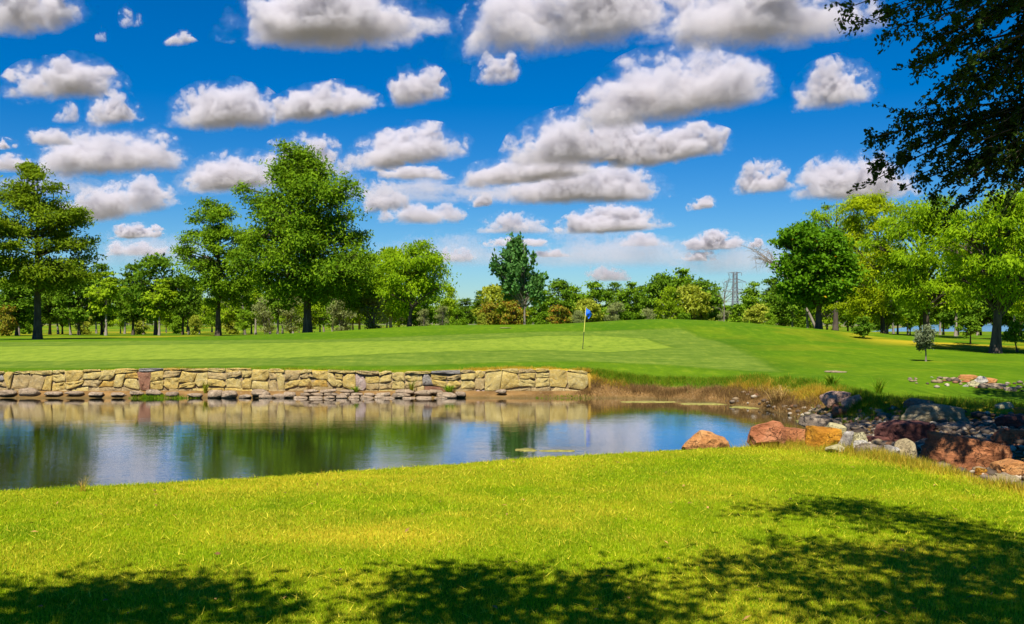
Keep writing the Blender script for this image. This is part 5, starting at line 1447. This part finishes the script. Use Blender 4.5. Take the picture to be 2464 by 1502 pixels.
# shape, variant, mirrored, picture x0, x1, top, base, label
CL = [
 (1, 0, 0, 535, 1075, -60, 88, 'wide grey based cloud cut by the top edge left of centre'),
 (1, 1, 0, 1105, 1640, -80, 100, 'left half of the huge grey cloud along the top edge'),
 (1, 2, 1, 1560, 2090, -90, 92, 'right half of the huge grey cloud along the top edge'),
 (0, 0, 0, -60, 212, -50, 60, 'dim cloud in the top left corner'),
 (2, 0, 0, 282, 346, 12, 66, 'small lone cloud near the top left'), (2, 1, 0, 228, 264, 56, 98, 'tiny faint cloud below the small lone one at the top left'), (2, 1, 1, 395, 472, 70, 104, 'small flat cloud below the top edge at the left'),
 (0, 1, 0, 8, 305, 126, 226, 'flat based cloud at the upper left, lone and wide'),
 (0, 2, 1, 405, 680, 182, 302, 'left heap of the long white cloud above the tallest cypress'), (1, 0, 1, 640, 910, 190, 276, 'right heap of the long white cloud above the tallest cypress'),
 (0, 3, 0, 208, 345, 226, 294, 'small white cloud left of the long white cloud'), (2, 0, 1, 125, 200, 246, 294, 'faint small cloud at the left under the wide lone one'),
 (0, 1, 1, 930, 1088, 155, 246, 'small cloud rising to the right in the upper middle'), (2, 1, 0, 1142, 1254, 112, 196, 'compact lone cloud in the upper middle'),
 (1, 2, 0, 1395, 1890, 108, 272, 'largest bright white cloud in the upper right'), (0, 0, 1, 1912, 2124, 134, 250, 'grey cloud left of the hanging branches'),
 (0, 2, 0, 1228, 1600, 252, 385, 'big billowing cloud below the largest bright one'), (1, 1, 1, 1470, 1760, 290, 385, 'thin right arm of the big billowing cloud'),
 (0, 3, 1, 1100, 1440, 358, 434, 'low cloud under the left of the big billowing cloud'), (1, 0, 0, 1212, 1602, 398, 482, 'long low cloud in the middle right'),
 (0, 1, 0, 838, 1128, 308, 392, 'double cloud right of the tallest cypress top'), (3, 0, 0, 900, 1095, 396, 430, 'flat lower layer of the double cloud right of the cypress'),
 (0, 0, 0, 625, 845, 322, 420, 'white cloud behind the tip of the tallest cypress'), (0, 2, 1, 440, 690, 362, 450, 'white cloud left of the tip of the tallest cypress'),
 (1, 2, 0, 100, 440, 294, 412, 'large left hand cloud rising to the right'), (1, 1, 0, 135, 440, 416, 516, 'cloud above and right of the layered cypress'),
 (3, 1, 0, 50, 205, 300, 348, 'faint grey cloud left of the large left hand one'), (2, 0, 0, -25, 45, 325, 358, 'small cloud at the left edge'), (3, 0, 1, -60, 110, 372, 410, 'flat cloud at the left edge above the layered cypress'),
 (0, 3, 0, 868, 995, 432, 506, 'small cloud beside the right flank of the tallest cypress'), (3, 1, 1, 912, 1116, 484, 536, 'flat cloud right of the tallest cypress'), (2, 1, 1, 1126, 1192, 461, 497, 'tiny lone cloud left of the long low cloud'),
 (0, 0, 1, 1762, 1916, 382, 462, 'compact white cloud in the right middle'), (0, 1, 1, 1908, 2200, 362, 474, 'white cloud meeting the hanging branches'), (2, 0, 0, 1652, 1728, 466, 503, 'tiny cloud below the compact white one'),
 (1, 0, 1, 1335, 1615, 486, 556, 'cloud above the mound'), (3, 0, 0, 1145, 1330, 500, 560, 'thin cloud above the young conical tree'), (3, 1, 0, 1480, 1600, 562, 592, 'small low streak above the mound'), (1, 1, 0, 1645, 1792, 556, 600, 'low cloud above the pylon'),
 (3, 0, 1, 1635, 1735, 602, 628, 'thin low streak above the pylon'), (2, 1, 0, 1800, 1840, 572, 596, 'tiny low cloud left of the dark round tree'), (1, 2, 1, 262, 395, 535, 572, 'low cloud right of the layered cypress'), (3, 1, 1, 238, 420, 572, 614, 'low streak above the dark oak'),
 (3, 0, 0, 1050, 1148, 588, 630, 'low cloud right of the airy light green tree'), (3, 1, 0, 1160, 1330, 568, 592, 'thin streak behind the young conical tree'), (3, 0, 1, 1285, 1370, 594, 618, 'thin streak right of the young conical tree'), (3, 1, 1, 1400, 1520, 640, 676, 'faint streak low over the tree line right of the flag'),
 (3, 0, 0, 420, 900, 380, 462, 'faint pale veil of cloud behind the upper half of the tallest cypress'), (3, 1, 0, 760, 1330, 436, 480, 'faint thin veil between the cypress and the long low cloud'), (3, 0, 1, 1120, 1700, 555, 640, 'faint low veil above the green'),
 (3, 1, 1, 200, 520, 540, 640, 'faint low veil above the dark oaks'), (3, 1, 0, 1560, 1960, 560, 660, 'faint low veil behind the pylon'), (3, 0, 0, 880, 1240, 540, 640, 'faint low veil above the airy light green tree'), (3, 1, 1, -40, 260, 395, 470, 'faint veil behind the layered cypress'),
]
H0 = 1000.0
for i, (k, v, mir, x0, x1, yt, yb, lab) in enumerate(CL):
    el = (775 - yb) / S
    D_ = min(H0 / el, 13000)
    w = (x1 - x0) / 2 / S * D_ * (1.02 + .10 * ((i * 37) % 7) / 6); h = (yb - yt) / S * D_ * (.88 + .24 * ((i * 53) % 9) / 8)
    dep = w * (.62 if k in (0, 2) else .5)
    z = EYE + (775 - yb) / S * D_ - h * .04
    o = obj('cloud', CH[k], None, ((((x0 + x1) / 2) - 1232) / S * D_, D_, z), (0, -(.02 + .16 * ((i * 29) % 11) / 10) if k != 3 else 0, 0), (-w if mir else w, dep, h))
    o['density'] = min(.07, max(.016, 11.0 / (h + 60))) * (.07 if 'veil' in lab else .5 if 'faint' in lab or k == 3 else 1)
    tag(o, lab, 'cloud', 'fair weather clouds')
